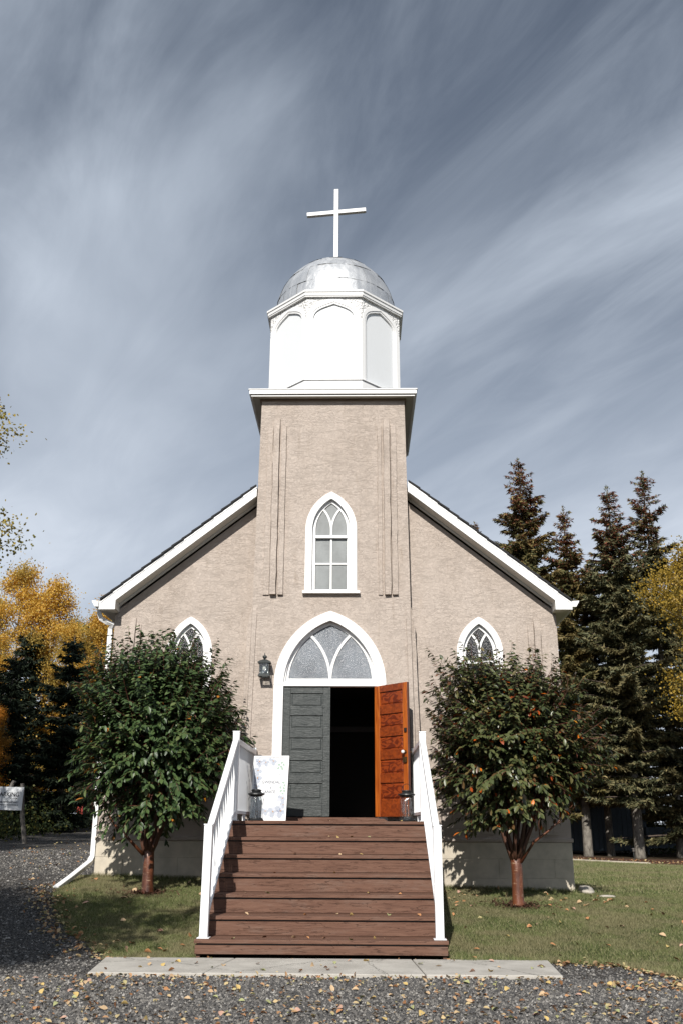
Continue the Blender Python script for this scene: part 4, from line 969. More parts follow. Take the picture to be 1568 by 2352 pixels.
# ------------------------------------------------------------------ candle lanterns
def lantern(x, y, label, handle_tilt):
    z = RISE*NS+.002
    g = empty('candle_lantern', (x, y, z), label, 'lantern', 'candle lanterns on the landing')
    m = MB(); m.lathe([(.105, z), (.108, z+.012), (.096, z+.024), (.090, z+.034), (.040, z+.036)], x, y, 28); m.obj('base', MT['black'], g, smooth=False)
    m = MB(); m.lathe([(.060, z+.375), (.075, z+.362), (.112, z+.352), (.116, z+.338), (.100, z+.330), (.080, z+.322), (.078, z+.312)], x, y, 28); m.obj('lid', MT['black'], g)
    m = MB(); m.lathe([(.062, z+.3755), (.066, z+.388), (.060, z+.400), (.02, z+.402)], x, y, 24); m.obj('lid_collar', MT['black'], g)
    m = MB(); n = 28; prof = [(.074, z+.037), (.080, z+.06), (.080, z+.27), (.074, z+.30), (.066, z+.311)]
    vs, fs = [], []
    for r0, zz_ in prof+[(r0-.004, zz_) for r0, zz_ in reversed(prof)]:
        for k in range(n): t = 2*math.pi*k/n; vs.append((x+r0*math.cos(t), y+r0*math.sin(t), zz_))
    L = len(prof)*2
    for i in range(L): 
        for k in range(n): k2 = (k+1) % n; fs.append((i*n+k, i*n+k2, ((i+1) % L)*n+k2, ((i+1) % L)*n+k))
    m.add(vs, fs); m.obj('glass', MT['glass'], g, smooth=True)
    for k in range(4):
        a = math.pi/4*0+k*math.pi/2+.35; c, s_ = math.cos(a), math.sin(a)
        m = MB(); m.tube([(x+.098*c, y+.098*s_, z+.03), (x+.098*c, y+.098*s_, z+.29), (x+.088*c, y+.088*s_, z+.31), (x+.100*c, y+.100*s_, z+.335)], .0028, 6); m.obj('wire', MT['black'], g)
    m = MB(); m.tube([(x, y, z+.038), (x, y, z+.31)], .008, 8); m.obj('centre_rod', MT['black'], g)
    m = MB(); pts = []
    for i in range(15):
        t = math.pi*i/14; dx, dh = .068*math.cos(t), .095*math.sin(t)
        pts.append((x+dx, y-dh*math.sin(handle_tilt), z+.388+dh*math.cos(handle_tilt)))
    m.tube(pts, .0035, 6); m.obj('handle', MT['black'], g)
lantern(-.965, -2.28, 'black wire candle lantern in front of the framed welcome sign', R(80))
lantern(1.065, -2.28, 'black wire candle lantern in front of the open orange door', R(8))

# ------------------------------------------------------------------ NO PARKING sign
NP = empty('parking_sign', (-8.2, 9.0, gz(-8.2, 9)), 'white no-parking board on a grey post at the edge of the drive', 'sign')
xs0, xs1, z0s, z1s = -9.35, -8.03, 1.64, 2.20; yS = 8.9
MP = Matrix.Translation((-8.7, yS, 1.92)) @ Matrix.Rotation(R(1.2), 4, 'Y') @ Matrix.Translation((8.7, -yS, -1.92))
MB().box(xs0, xs1, yS, yS+.012, z0s, z1s, mat=MP).obj('board', MT['paper'], NP, .002)
def onboard(me, x, z, sx=1.):
    me.transform(Matrix.Diagonal((sx, 1, 1, 1))); me.transform(Matrix.Rotation(math.pi/2, 4, 'X')); me.transform(MP @ Matrix.Translation((x, yS-.0015, z))); me.materials.append(MT['ink']); link('lettering', me, NP)
onboard(font_mesh('NO PARKING', .135, 'RIGHT', bold=.003), -8.13, 2.015); 
onboard(font_mesh('S RAMP DROP-OFF ONLY', .055, 'RIGHT', bold=.0015), -8.13, 1.83, .9); onboard(font_mesh('ONAL PARKING ON RANGE RD 12', .042, 'RIGHT', bold=.001), -8.13, 1.765, .88)
for xa, xb in ((-8.36, -8.17), (-8.72, -8.88)):
    s_ = 1 if xb > xa else -1; a, b = sorted((xa, xb)); m = MB(); m.box(a, b, yS-.002, yS-.001, 1.917, 1.925, mat=MP)
    m.add([MP @ Vector(p) for p in ((xb, yS-.002, 1.921), (xb-s_*.045, yS-.002, 1.945), (xb-s_*.03, yS-.002, 1.921), (xb-s_*.045, yS-.002, 1.897))], [(0, 1, 2, 3)]); m.obj('arrow', MT['ink'], NP)
MB().tube([(-7.86, yS+.12, gz(-7.9, 9)-.2), (-8.02, yS+.06, 1.5), (-8.10, yS+.055, 2.28)], [.06, .055, .05], 10).obj('post', MT['bark_grey'], NP)
MB().tube([(-9.35, yS+.16, gz(-8.4, 9)-.2), (-8.75, yS+.08, 1.5), (-8.32, yS+.07, 2.34)], [.06, .055, .05], 10).obj('post', MT['bark_grey'], NP)
MB().tube([(-8.30, yS-.06, 2.31), (-8.30, yS+.08, 2.31)], .03, 10).obj('pipe_stub', MT['bark_grey'], NP)

# ------------------------------------------------------------------ leaf meshes
def leaf_template(L=1., Wd=.46, fold=.16, curl=.10, tip=True):
    """ovate leaf along +y, folded along the midrib (z up); returns verts and triangles"""
    xs = [0, .30, .5, .38, 0.0]; ys = [0, .22, .48, .76, 1.0]
    V = [(0, 0, 0)]; 
    for x, y in zip(xs[1:4], ys[1:4]): V += [(-x*Wd, y*L, fold*x-curl*y*y), (0, y*L, -curl*y*y), (x*Wd, y*L, fold*x-curl*y*y)]
    V.append((0, L, -curl*1.1))
    F = [(0, 2, 1), (0, 3, 2), (1, 2, 5), (1, 5, 4), (2, 3, 6), (2, 6, 5), (4, 5, 8), (4, 8, 7), (5, 6, 9), (5, 9, 8), (7, 8, 10), (8, 9, 10)]
    return np.array(V, float), np.array(F, int)
LT_V, LT_F = leaf_template()
def scatter(P, D, N, S, V=LT_V, F=LT_F):
    """place template V,F at points P with direction D (y axis), normal hint N (z axis), size S"""
    D = unit(D); X = unit(np.cross(D, N)); Z = np.cross(X, D)
    W_ = P[:, None, :]+S[:, None, None]*(V[None, :, 0:1]*X[:, None, :]+V[None, :, 1:2]*D[:, None, :]+V[None, :, 2:3]*Z[:, None, :])
    nv = len(V); FF = (F[None, :, :]+(np.arange(len(P))*nv)[:, None, None]).reshape(-1, F.shape[1])
    return W_.reshape(-1, 3), FF

# ------------------------------------------------------------------ the two cherry trees by the wall
def cherry(bx, by, trunk_top, centre, rad, seed, leafmat, label, rnd, dead_branch=None, rtr=.085, coat=MT['bark_cherry'], nshoot=1000, turn=.004):
    r = random.Random(seed); g0 = np.random.default_rng(seed); zb = gz(bx, by)
    T = empty('cherry_tree', (bx, by, zb), label, 'tree', 'round cherry trees in front of the church')
    tt = Vector(trunk_top)
    m = MB(); base = Vector((bx, by, zb))
    pts = [base+Vector((0, 0, -.05)), base+Vector((0, 0, .03)), base.lerp(tt, .3), base.lerp(tt, .65)+Vector((.008, 0, 0)), tt, tt+Vector((.01, .02, .10))]
    m.tube(pts, [rtr*1.25, rtr*1.08, rtr, rtr*.98, rtr*1.02, rtr*.55], 14); m.obj('trunk', coat, T, smooth=True)
    C = np.array(centre); Rd = np.array(rad)
    limbs = []; nl = 11
    for i in range(nl):
        a = 2*math.pi*i/nl+r.uniform(-.25, .25); el = r.choice([.55, .8, 1.1])*1.0+r.uniform(-.1, .1)
        tgt = C+Rd*np.array([math.cos(a)*math.cos(el)*.55, math.sin(a)*math.cos(el)*.55, math.sin(el)*.72-.25])
        st = tt+Vector((math.cos(a)*rtr*.45, math.sin(a)*rtr*.45, -.06)); tv = Vector(tgt)
        c1 = st+Vector((math.cos(a)*.16, math.sin(a)*.16, .30)); c2 = tv-Vector((math.cos(a)*.10, math.sin(a)*.10, .55))
        P = []
        for k in range(9):
            t = k/8; P.append(st*(1-t)**3+c1*3*t*(1-t)**2+c2*3*t*t*(1-t)+tv*t**3+Vector((r.uniform(-.012, .012), r.uniform(-.012, .012), 0)))
        rr = [rtr*.33*(1-t)**1.0+.008 for t in [k/8 for k in range(9)]]
        MB().tube(P, rr, 8).obj('limb', MT['bark_limb_shaded'], T, smooth=True); limbs.append(P)
    # stubs of sawn-off limbs at the fork
    for a in (r.uniform(0, 6), r.uniform(0, 6), r.uniform(3.6, 5.8)):
        d = Vector((math.cos(a)*.5, math.sin(a)*.5, .8)).normalized(); MB().tube([tt-Vector((0, 0, .04)), tt+d*.10, tt+d*.17], [rtr*.5, rtr*.42, rtr*.40], 8).obj('limb_stub', coat, T, smooth=True)
    # shoots, each with its leaves
    sh = MB(); LP, LD, LN, LS = [], [], [], []
    for i in range(nshoot):
        lb = r.choice(limbs); s0 = lb[r.randint(3, 8)]
        u = g0.normal(size=3); u /= np.linalg.norm(u); u[2] = u[2] if u[2] > -.86 else -.86+r.uniform(0, .35)
        if i % 5 == 0: u = np.array([u[0]*.9, u[1]*.9, abs(u[2])+.6]); u /= np.linalg.norm(u)
        u = u/(np.abs(u)**2.9).sum()**(1/2.9)
        k = r.uniform(.82, 1.03) if i % 3 else r.uniform(.45, .85)
        E = C+Rd*u*k; 
        bump_ = 1+.10*math.sin(3.1*u[0]+seed)+.08*math.sin(5*u[2]+2*u[0]); E = C+(E-C)*bump_
        topsh = u[2] > .6 and r.random() < .45
        if topsh: E = E+np.array([r.uniform(-.05, .05), 0, r.uniform(.10, .46)])
        E = Vector(E); c = s0.lerp(E, .55)+Vector((0, 0, -.10 if u[2] > 0 else .12))
        n = 9; P = [s0*(1-t)**2+c*2*t*(1-t)+E*t*t for t in [q/(n-1) for q in range(n)]]
        sh.tube(P, [.0065*(1-.75*q/(n-1)) for q in range(n)], 4, cap=False)
        Ls = (E-s0).length; nl_ = int(max(9, Ls/.034)); sp = .0
        for q in range(nl_):
            t = .30+.70*(q+r.random()*.5)/nl_; t = min(t, 1); x = (P[min(int(t*(n-1)), n-2)]).lerp(P[min(int(t*(n-1))+1, n-1)], t*(n-1)-int(t*(n-1)))
            ax = (P[min(int(t*(n-1))+1, n-1)]-P[min(int(t*(n-1)), n-2)]).normalized(); side = 1 if q % 2 else -1
            h = Vector((r.uniform(-1, 1), r.uniform(-1, 1), 0)); h = h.normalized() if h.length > .1 else Vector((1, 0, 0))
            outw = Vector(((x.x-C[0]), (x.y-C[1]), 0)); outw = outw.normalized() if outw.length > .05 else h
            d = (ax*.35+h*.75+outw*.55+Vector((0, 0, -.42+r.uniform(-.25, .2)))).normalized()
            nn = Vector((outw.x*.55+r.uniform(-.35, .35), outw.y*.55+r.uniform(-.35, .35), .85))
            LP.append(x); LD.append(d); LN.append(nn); LS.append(r.uniform(.078, .128)*(.8 if topsh and t > .85 else 1))
    sh.obj('twigs', MT['twig'], T)['kind'] = 'stuff'
    LP, LD, LN, LS = map(np.array, (LP, LD, LN, LS))
    # the leaves that show largest (towards the camera) are parts of their own
    u = (LP-C)/Rd; front = -u[:, 1]+.4*np.abs(u[:, 0])*0+g0.uniform(0, .5, len(LP)); rr = np.linalg.norm(u, axis=1); front[rr < .75] -= 1
    order = np.argsort(-front); pick = order[:280]; rest = order[280:]
    V_, F_ = scatter(LP[rest], LD[rest], LN[rest], LS[rest]); me = npmesh('foliage', V_, F_, leafmat); o = link('foliage', me, T); o['kind'] = 'stuff'
    X = unit(np.cross(unit(LD), LN)); Zx = np.cross(X, unit(LD)); protos = []
    for vi in range(4):
        vv, ff = leaf_template(Wd=.42+.03*vi, fold=.12+.04*vi, curl=.05+.06*vi); me = npmesh('leaf', vv, ff, leafmat if vi < 3 else rnd); protos.append(me)
    for q in pick:
        me = protos[3 if r.random() < turn else int(r.random()*3)]; o = bpy.data.objects.new('leaf', me); COL.objects.link(o); o.parent = T
        Mm = Matrix.Identity(4); d = unit(LD[q])
        for a_ in range(3): Mm[a_][0] = X[q][a_]*LS[q]; Mm[a_][1] = d[a_]*LS[q]; Mm[a_][2] = Zx[q][a_]*LS[q]; Mm[a_][3] = LP[q][a_]-T.location[a_]
        o.matrix_local = Mm
    if dead_branch:
        for pts, r0 in dead_branch:
            MB().tube(pts, [r0*(1-.8*i/(len(pts)-1)) for i in range(len(pts))], 6).obj('bare_branch', coat, T, smooth=True)
    return T
def leaf_obj_mat(name, stops, trans=.18, rough=.36):
    s = NT(name); gi = s.n('ShaderNodeObjectInfo'); c = s.ramp(gi.outputs['Random'], stops); s.done(c, rough, spec=.5); return s.m
oneL = leaf_obj_mat('dark_green_leaf_front', [(0, (.018, .038, .013)), (.6, (.032, .062, .020)), (1, (.055, .085, .027))])
oneLr = leaf_obj_mat('turning_leaf_front', [(0, (.40, .10, .008)), (1, (.45, .20, .015))])
def swap(tree_leafmat, m): return m
cherry(-2.57, -1.30, (-2.60, -1.28, .98), (-2.50, -1.32, 2.60), (1.38, 1.06, 1.32), 21, MT['leafL'], 'round cherry tree with dark green leaves and brown trunk, left of the steps', oneLr,
       dead_branch=[([(-2.66, -1.33, .92), (-2.86, -1.42, 1.13), (-3.06, -1.5, 1.32), (-3.22, -1.52, 1.55), (-3.36, -1.5, 1.85)], .026)], rtr=.080)
cherry(2.62, -1.50, (2.62, -1.48, .93), (2.72, -1.48, 2.48), (1.24, 1.02, 1.18), 35, MT['leafR'], 'round cherry tree with shiny red-brown trunk and orange leaves among green, right of the steps', oneLr, turn=.035,
       dead_branch=[([(2.68, -1.53, .85), (2.86, -1.6, 1.12), (3.08, -1.66, 1.28), (3.28, -1.7, 1.46), (3.42, -1.7, 1.62)], .022), ([(2.95, -1.62, 1.18), (2.94, -1.64, 1.38), (3.0, -1.64, 1.52)], .008), ([(3.1, -1.66, 1.32), (3.3, -1.7, 1.42), (3.5, -1.7, 1.66)], .008)], rtr=.078)
# dark mulch rings at the feet
for x, y in ((-2.57, -1.30), (2.62, -1.50)):
    n = 700; a = rng.uniform(0, 6.28, n); rr = np.abs(rng.normal(0, .17, n))+.07; P = np.stack([x+rr*np.cos(a)*1.3, y+rr*np.sin(a), np.zeros(n)], 1); P[:, 2] = ground_z(P[:, 0], P[:, 1])+.012+rng.uniform(0, .02, n)
    D = rng.normal(size=(n, 3)); D[:, 2] *= .25; N = np.tile([0, 0, 1.], (n, 1))+rng.normal(0, .3, (n, 3)); S = rng.uniform(.02, .05, n)
    V_, F_ = scatter(P, D, N, S, np.array([(-.2, 0, 0), (.2, 0, 0), (.15, 1, .05), (-.15, 1, .05)]), np.array([(0, 1, 2, 3)]))
    o = link('bark_chips', npmesh('bark_chips', V_, F_, MT['mulch'])); tag(o, kind='stuff')

# ------------------------------------------------------------------ background trees
def spruce_mesh(H, Rb, seed, z0=1.6, dens=1.45, conetop=.72, sparse=.0, droop=.35):
    g = np.random.default_rng(seed); P, D, S, MI = [], [], [], []
    tb = MB(); brs = []
    z = z0
    while z < H-.15:
        t = (z)/H; L0 = Rb*(1-t)**.72*(1.0 if z > z0+1.5 else .75+.25*(z-z0)/1.5)
        nb = int(g.integers(4, 7)) if t < .85 else 4
        a0 = g.uniform(0, 6.28)
        for b in range(nb):
            if g.random() < sparse: continue
            a = a0+b*6.283/nb+g.uniform(-.35, .35); L = L0*g.choice([.45, .7, .9, 1.0, 1.15, 1.3])*g.uniform(.85, 1.1)+.12; zz = z+g.uniform(-.12, .12)
            n = max(4, int(L/.085)); tt = np.linspace(.08, 1, n)
            up = .25+.75*t
            x = L*tt; dz = L*(-droop*(1-t)*(tt*1.5-tt**2*.9)+up*.35*tt)
            bp = np.stack([np.cos(a)*x, np.sin(a)*x, zz+dz], 1)
            brs.append((bp[0], bp[-1], .012+.018*(1-t)*L/2))
            side = np.array([-np.sin(a), np.cos(a), 0]); fw_ = np.array([np.cos(a), np.sin(a), 0])
            for k in range(n):
                w = (.34*(1-tt[k])+.10)*min(1, L)*1.0
                m = int((8+8*w/.2)*dens)
                u = g.uniform(-1, 1, m)
                pp = bp[k]+side*(u[:, None]*w)*.9+np.array([0, 0, -1])*(np.abs(u)[:, None]*w*.35)+g.normal(0, .03, (m, 3))
                d = side*np.sign(u)[:, None]*.8+fw_*.75+np.array([0, 0, -.35])+g.normal(0, .42, (m, 3))
                P.append(pp); D.append(d); S.append(g.uniform(.12, .25, m)*(1 if t < .9 else .7)); 
                cone = (t > conetop+.02*g.normal()) & (g.random(m) < min(.75, (t-conetop)*3.4+.15)); MI.append(np.where(cone, 1, 0))
        z += .33+.12*g.random()-.12*t
    # leader
    m = 60; zz = g.uniform(H-.9, H+.1, m); P.append(np.stack([g.normal(0, .03, m), g.normal(0, .03, m), zz], 1)); D.append(np.concatenate([g.normal(0, .6, (m, 2)), g.uniform(.2, 1, (m, 1))], 1)); S.append(g.uniform(.08, .16, m)); MI.append(np.zeros(m, int))
    P, D, S, MI = np.concatenate(P), np.concatenate(D), np.concatenate(S), np.concatenate(MI)
    N = g.normal(size=P.shape)+np.array([0, 0, .8])
    S = np.where(MI == 1, S*.75, S)
    V, F = scatter(P, D, N, S, np.array([(-.2, 0, 0), (.2, 0, 0), (.0, 1, .02)]), np.array([(0, 1, 2)]))
    lb = MB()
    for a, b, r0 in brs: lb.tube([a, b], [r0, r0*.3], 3, cap=False)
    return V, F, MI, lb
def spruce(loc, H, Rb, seed, label, mat='needle', group='tall spruces', proto=None, rot=0., name='spruce_tree', tr=.2, **k):
    x, y = loc; zb = gz(x, y); T = empty(name, (x, y, zb), label, 'tree', group)
    if proto is None:
        V, F, MI, lb = spruce_mesh(H, Rb, seed, **k); cm = npmesh('crown', V, F, [MT[mat], MT['cone']], MI)
        tb = MB(); tb.tube([(0, 0, -.2), (0, 0, .25), (.02, .01, H*.3), (0, 0, H*.7), (0, 0, H)], [tr*1.25, tr*1.0, tr*.82, tr*.36, .015], 12); tm = tb.mesh('trunk', MT['bark_spruce'], True)
        bm_ = lb.mesh('boughs', MT['bark_dark']); proto = (cm, tm, bm_, H)
    s_ = H/proto[3]
    for nm, me in (('crown', proto[0]), ('trunk', proto[1]), ('boughs', proto[2])):
        o = bpy.data.objects.new(nm, me); COL.objects.link(o); o.parent = T; o.scale = (s_, s_, s_); o.rotation_euler = (0, 0, rot)
        if nm != 'trunk': o['kind'] = 'stuff'
    return proto
pA = spruce((7.3, 22), 15.9, 2.75, 1, 'tallest spruce behind the right eave, top brown with cones', rot=.3)
pB = spruce((8.93, 21.5), 13.6, 2.3, 2, 'narrow spruce with a pale bare trunk lit by the sun, second from the church', tr=.175, sparse=.10, z0=2.4)
pC = spruce((10.5, 20.3), 14.1, 2.55, 3, 'dark spruce with a spread base, third from the church', mat='needleB', tr=.19, z0=2.1)
pD = spruce((12.2, 21), 15.0, 2.4, 4, 'tall thin-needled spruce farthest right in the row', mat='needleB', tr=.16, sparse=.2, z0=.9)
spruce((10.05, 22.6), 11.6, 2, 0, 'shorter spruce in the shade between the two sunlit trunks', proto=pB, rot=2.2)
spruce((6.35, 30), 15.6, 2, 0, 'distant spruce of which only the tip shows over the roof', proto=pA, rot=1.2)
# conifers farther back on the right, and a fringe behind them
for i, (x, y, h, p, r0, lb) in enumerate([(14.6, 25, 12.5, pC, 1.0, 'spruce behind the golden tree at the right edge'), (8.4, 27, 11.0, pD, 2.0, 'shaded spruce behind the grey shed'), (12.9, 28, 12.4, pA, 4.0, 'rear spruce between the right-hand pair'), (16.5, 20, 11.5, pB, .5, 'spruce at the far right edge of the lawn'), (11.2, 31, 12.0, pC, 3.0, 'rear spruce behind the spread-base spruce'), (17.5, 28, 12.8, pD, 5, 'farthest spruce on the right side')]):
    spruce((x, y), h, 2, 0, lb, proto=p, rot=r0, group='spruces farther back')
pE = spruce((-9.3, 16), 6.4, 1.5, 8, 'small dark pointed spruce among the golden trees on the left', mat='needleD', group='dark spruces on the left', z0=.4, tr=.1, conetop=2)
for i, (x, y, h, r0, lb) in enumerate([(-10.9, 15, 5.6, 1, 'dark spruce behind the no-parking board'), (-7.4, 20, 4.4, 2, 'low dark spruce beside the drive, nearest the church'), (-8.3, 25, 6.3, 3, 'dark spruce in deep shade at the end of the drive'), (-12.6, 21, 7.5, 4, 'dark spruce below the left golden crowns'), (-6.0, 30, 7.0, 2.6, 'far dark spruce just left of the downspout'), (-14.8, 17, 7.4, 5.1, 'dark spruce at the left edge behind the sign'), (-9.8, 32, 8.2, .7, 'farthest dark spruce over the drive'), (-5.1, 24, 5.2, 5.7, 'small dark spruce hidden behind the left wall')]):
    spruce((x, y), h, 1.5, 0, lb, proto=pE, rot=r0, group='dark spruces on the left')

def aspen_mesh(H, Rc, seed, zc0, nleaf=15000, size=(.055, .085), clump=.33, shape=.5, nlimb=16):
    g = np.random.default_rng(seed); tb = MB(); tips = []
    lean = g.normal(0, .15, 2)
    tr_ = [(0, 0, -.2), (lean[0]*.2, lean[1]*.2, H*.3), (lean[0]*.6, lean[1]*.6, H*.65), (lean[0], lean[1], H*.97)]
    tb.tube(tr_, [H*.013, H*.0105, H*.006, .015], 9)
    for i in range(nlimb*3):
        t = zc0/H+(1-zc0/H)*((i+.5)/(nlimb*3))**.85; z = H*t*.97
        k = (t-zc0/H)/(1-zc0/H); wr = Rc*(math.sin(math.pi*min(1, .18+.82*k))**shape)*g.uniform(.55, 1.12); a = g.uniform(0, 6.28)
        s0 = np.array([lean[0]*t, lean[1]*t, z-.25*wr]); e = s0+np.array([math.cos(a)*wr, math.sin(a)*wr, wr*g.uniform(.45, .95)]); e[2] = min(e[2], H*1.02)
        mid = (s0+e)/2+np.array([0, 0, -.1*wr]); tb.tube([s0, mid, e], [.012+.006*wr*2, .012, .006], 4, cap=False)
        for f in (.5, .75, 1.0): tips.append(s0*(1-f)+e*f+g.normal(0, .12, 3))
    tips.append(np.array([lean[0], lean[1], H])); tips = np.array(tips)
    w = g.uniform(.4, 1.4, len(tips)); idx = g.choice(len(tips), nleaf, p=w/w.sum())
    P = tips[idx]+g.normal(0, 1, (nleaf, 3))*np.array([clump, clump, clump*.8])*g.uniform(.5, 1.1, (nleaf, 1))
    D = g.normal(size=(nleaf, 3))+np.array([0, 0, -.5]); N = g.normal(size=(nleaf, 3)); S = g.uniform(*size, nleaf)
    V, F = scatter(P, D, N, S, np.array([(0, 0, 0), (.45, .45, .04), (0, 1, 0), (-.45, .45, .04)]), np.array([(0, 1, 2, 3)]))
    return V, F, tb
def aspen(loc, H, Rc, seed, mat, label, group, zc0=2.5, proto=None, rot=0., name='aspen_tree', z=None, **k):
    x, y = loc; zb = gz(x, y); T = empty(name, (x, y, zb), label, 'tree', group)
    if proto is None:
        V, F, tb = aspen_mesh(H, Rc, seed, zc0, **k); proto = (npmesh('crown', V, F, MT[mat]), tb.mesh('trunk', MT['bark_aspen'], True), H)
    s_ = H/proto[2]; cm = proto[0]
    if cm.materials[0] != MT[mat]: cm = cm.copy(); cm.materials[0] = MT[mat]
    for nm, me in (('crown', cm), ('trunk', proto[1])):
        o = bpy.data.objects.new(nm, me); COL.objects.link(o); o.parent = T; o.scale = (s_*(1 if nm == 'trunk' else 1), s_, s_); o.rotation_euler = (0, 0, rot)
        if nm == 'crown': o['kind'] = 'stuff'
    return proto
GA = 'autumn aspens left of the church'
a1_ = aspen((-13.6, 22), 10.3, 1.5, 11, 'aspenY', 'tallest golden aspen at the left edge of the wood', GA, zc0=1.5, nleaf=32000, clump=.27)
a2_ = aspen((-12.0, 21.5), 9.5, 1.15, 12, 'aspenY', 'golden aspen with a feathery top, second from the left edge', GA, zc0=1.2, nleaf=28000, clump=.25)
aspen((-10.9, 21.2), 7.6, 1.2, 0, 'aspenY', 'golden aspen leaning over the small dark spruce', GA, proto=a1_, rot=2.0)
aspen((-10.35, 23.5), 9.1, 1.1, 0, 'aspenY', 'golden aspen standing next to the downspout', GA, proto=a2_, rot=1.0)
aspen((-9.7, 25.5), 9.3, 1.1, 0, 'aspenY', 'golden aspen peeping past the left eave', GA, proto=a1_, rot=4.1)
aspen((-7.3, 22), 6.3, 1.0, 0, 'aspenO', 'low orange aspen behind the left cherry tree', GA, proto=a2_, rot=3.0)
aspen((-15.5, 20), 9.8, 1.4, 0, 'aspenG', 'green and gold aspen partly cut by the left edge', GA, proto=a1_, rot=5.2)
aspen((-11.5, 27), 9.3, 1.3, 0, 'aspenG', 'olive aspen behind the golden ones', GA, proto=a2_, rot=.4)
aspen((-6.2, 26), 6.8, 1.2, 0, 'aspenG', 'olive aspen low behind the church wall', GA, proto=a1_, rot=1.4)
aspen((-10.6, 13.5), 3.7, 1.2, 0, 'aspenO', 'small orange shrub-like aspen just behind the no-parking board', GA, proto=a2_, rot=1.9)
for i, (x, y, h, r0, mt, lb) in enumerate([(-13.5, 30, 9.6, 1, 'aspenG', 'farther olive aspen on the left'), (-16.5, 27, 10.2, 2, 'aspenY', 'farther golden aspen on the left'), (-8.0, 34, 8.0, 3, 'aspenG', 'aspen at the far end of the drive'), (-4.5, 34, 8.3, 4, 'aspenG', 'aspen far behind the church')]):
    aspen((x, y), h, 1, 0, mt, lb, 'aspens farther back', proto=a1_, rot=r0)
# near tree outside the left edge whose twigs reach into the picture
a3_ = aspen((-11.3, 8.0), 12.6, 2.5, 14, 'aspenG', 'tall aspen just beyond the left edge, twig ends showing', 'big aspens by the drive', zc0=4.2, nleaf=30000, clump=.30, size=(.07, .10), shape=.35)
# trees standing beside and behind the camera on the left: their shade lies on the drive and the lawn
aspen((-5.2, -11.2), 6.4, 2.3, 31, 'aspenG', 'aspen beside the yard, shading the left lawn', 'big aspens by the drive', proto=None, zc0=3.9, nleaf=24000, clump=.30, size=(.07, .10), shape=.35)
aspen((-10.2, -3.6), 9.0, 2.2, 0, 'aspenG', 'aspen beside the drive, shading the gravel', 'big aspens by the drive', proto=a3_, rot=2.5)
aspen((-9.8, 1.6), 9.2, 2.2, 0, 'aspenG', 'aspen beside the drive, shading the no-parking board', 'big aspens by the drive', proto=a3_, rot=.9)
# right-hand golden tree
a4_ = aspen((11.35, 14.2), 9.8, 1.55, 16, 'birch', 'golden green birch at the right edge in front of the spruces', 'autumn trees on the right', zc0=4.2, nleaf=26000, clump=.30, name='birch_tree')
aspen((11.8, 27), 6.5, 1.4, 0, 'aspenO', 'orange tree glimpsed low between the right-hand spruces', 'autumn trees on the right', proto=a2_, rot=2.2)
r = random.Random(77)
for i in range(16):
    x = 5+i*2.1+r.uniform(-.6, .6); y = 34+r.uniform(-2, 4); spruce((x, y), r.uniform(4.8, 6.6), 1, 0, f'small spruce in the dark fringe behind the shed', proto=pE, rot=r.uniform(0, 6), group='fringe of small spruces on the right')
for i in range(12):
    x = -3-i*1.9+r.uniform(-.6, .6); y = 38+r.uniform(-2, 4); spruce((x, y), r.uniform(5.5, 7.5), 1, 0, f'small spruce in the dark fringe beyond the drive', proto=pE, rot=r.uniform(0, 6), group='fringe of small spruces on the left')
# undergrowth masses
def undergrowth(name, x0, x1, y0, y1, n, h, seed, mat='under'):
    g = np.random.default_rng(seed); cx = g.uniform(x0, x1, 60); cy = g.uniform(y0, y1, 60); ch_ = g.uniform(.4, 1, 60)*h; k = g.integers(0, 60, n)
    x = cx[k]+g.normal(0, .45, n); y = cy[k]+g.normal(0, .35, n); P = np.stack([x, y, ground_z(x, y)+np.abs(g.normal(0, .5, n))*ch_[k]], 1)
    V, F = scatter(P, g.normal(size=(n, 3)), g.normal(size=(n, 3)), g.uniform(.05, .11, n), np.array([(0, 0, 0), (.4, .45, .04), (0, 1, 0), (-.4, .45, .04)]), np.array([(0, 1, 2, 3)]))
    o = link(name, npmesh(name, V, F, MT[mat])); tag(o, 'low dark undergrowth at the foot of the trees', None, None, 'stuff')
undergrowth('undergrowth', -16, -9.4, 9.6, 16, 16000, 1.5, 5); undergrowth('undergrowth', -9.2, -4, 26, 34, 14000, 2.4, 6); undergrowth('undergrowth', 12.5, 24, 22, 30, 14000, 2.6, 7, 'under'); undergrowth('undergrowth', 5.5, 22, 31, 34, 26000, 3.0, 9); undergrowth('undergrowth', -12, -8.8, 9.6, 22, 9000, 1.2, 8)

# ------------------------------------------------------------------ grey shed behind the right-hand trunks
SH = empty('shed', (10.2, 24.6, gz(10, 24)), 'grey shed with vertical board siding behind the spruce trunks', 'shed')
zs_ = gz(10, 24)
MB().box(7.92, 11.9, 24.46, 27, zs_+.12, zs_+2.6).obj('wall', MT['dark'], SH)
x = 7.9; r = random.Random(2)
while x < 11.85:
    w = .185; MB().box(x, x+w, 24.43-.008*(int(x*5) % 2), 24.458, zs_+.12+r.uniform(0, .03), zs_+2.55).obj('board', MT['shed'], SH, .003); x += w+.012
MB().plate([(7.7, zs_+2.56), (12.1, zs_+2.56), (12.1, zs_+2.68), (7.7, zs_+2.68)], [], 24.2, 27.3).obj('roof', MT['shingle'], SH)
S2 = empty('fence', (12.8, 24.3, zs_), 'low grey board fence right of the shed', 'fence')
x = 11.95
while x < 13.4: MB().box(x, x+.14, 24.3, 24.32, zs_+.25, zs_+1.05).obj('board', MT['shed'], S2); x += .15
MB().box(11.93, 13.42, 24.322, 24.36, zs_+.4, zs_+.5).obj('rail', MT['shed'], S2); MB().box(11.93, 13.42, 24.322, 24.36, zs_+.8, zs_+.9).obj('rail', MT['shed'], S2)
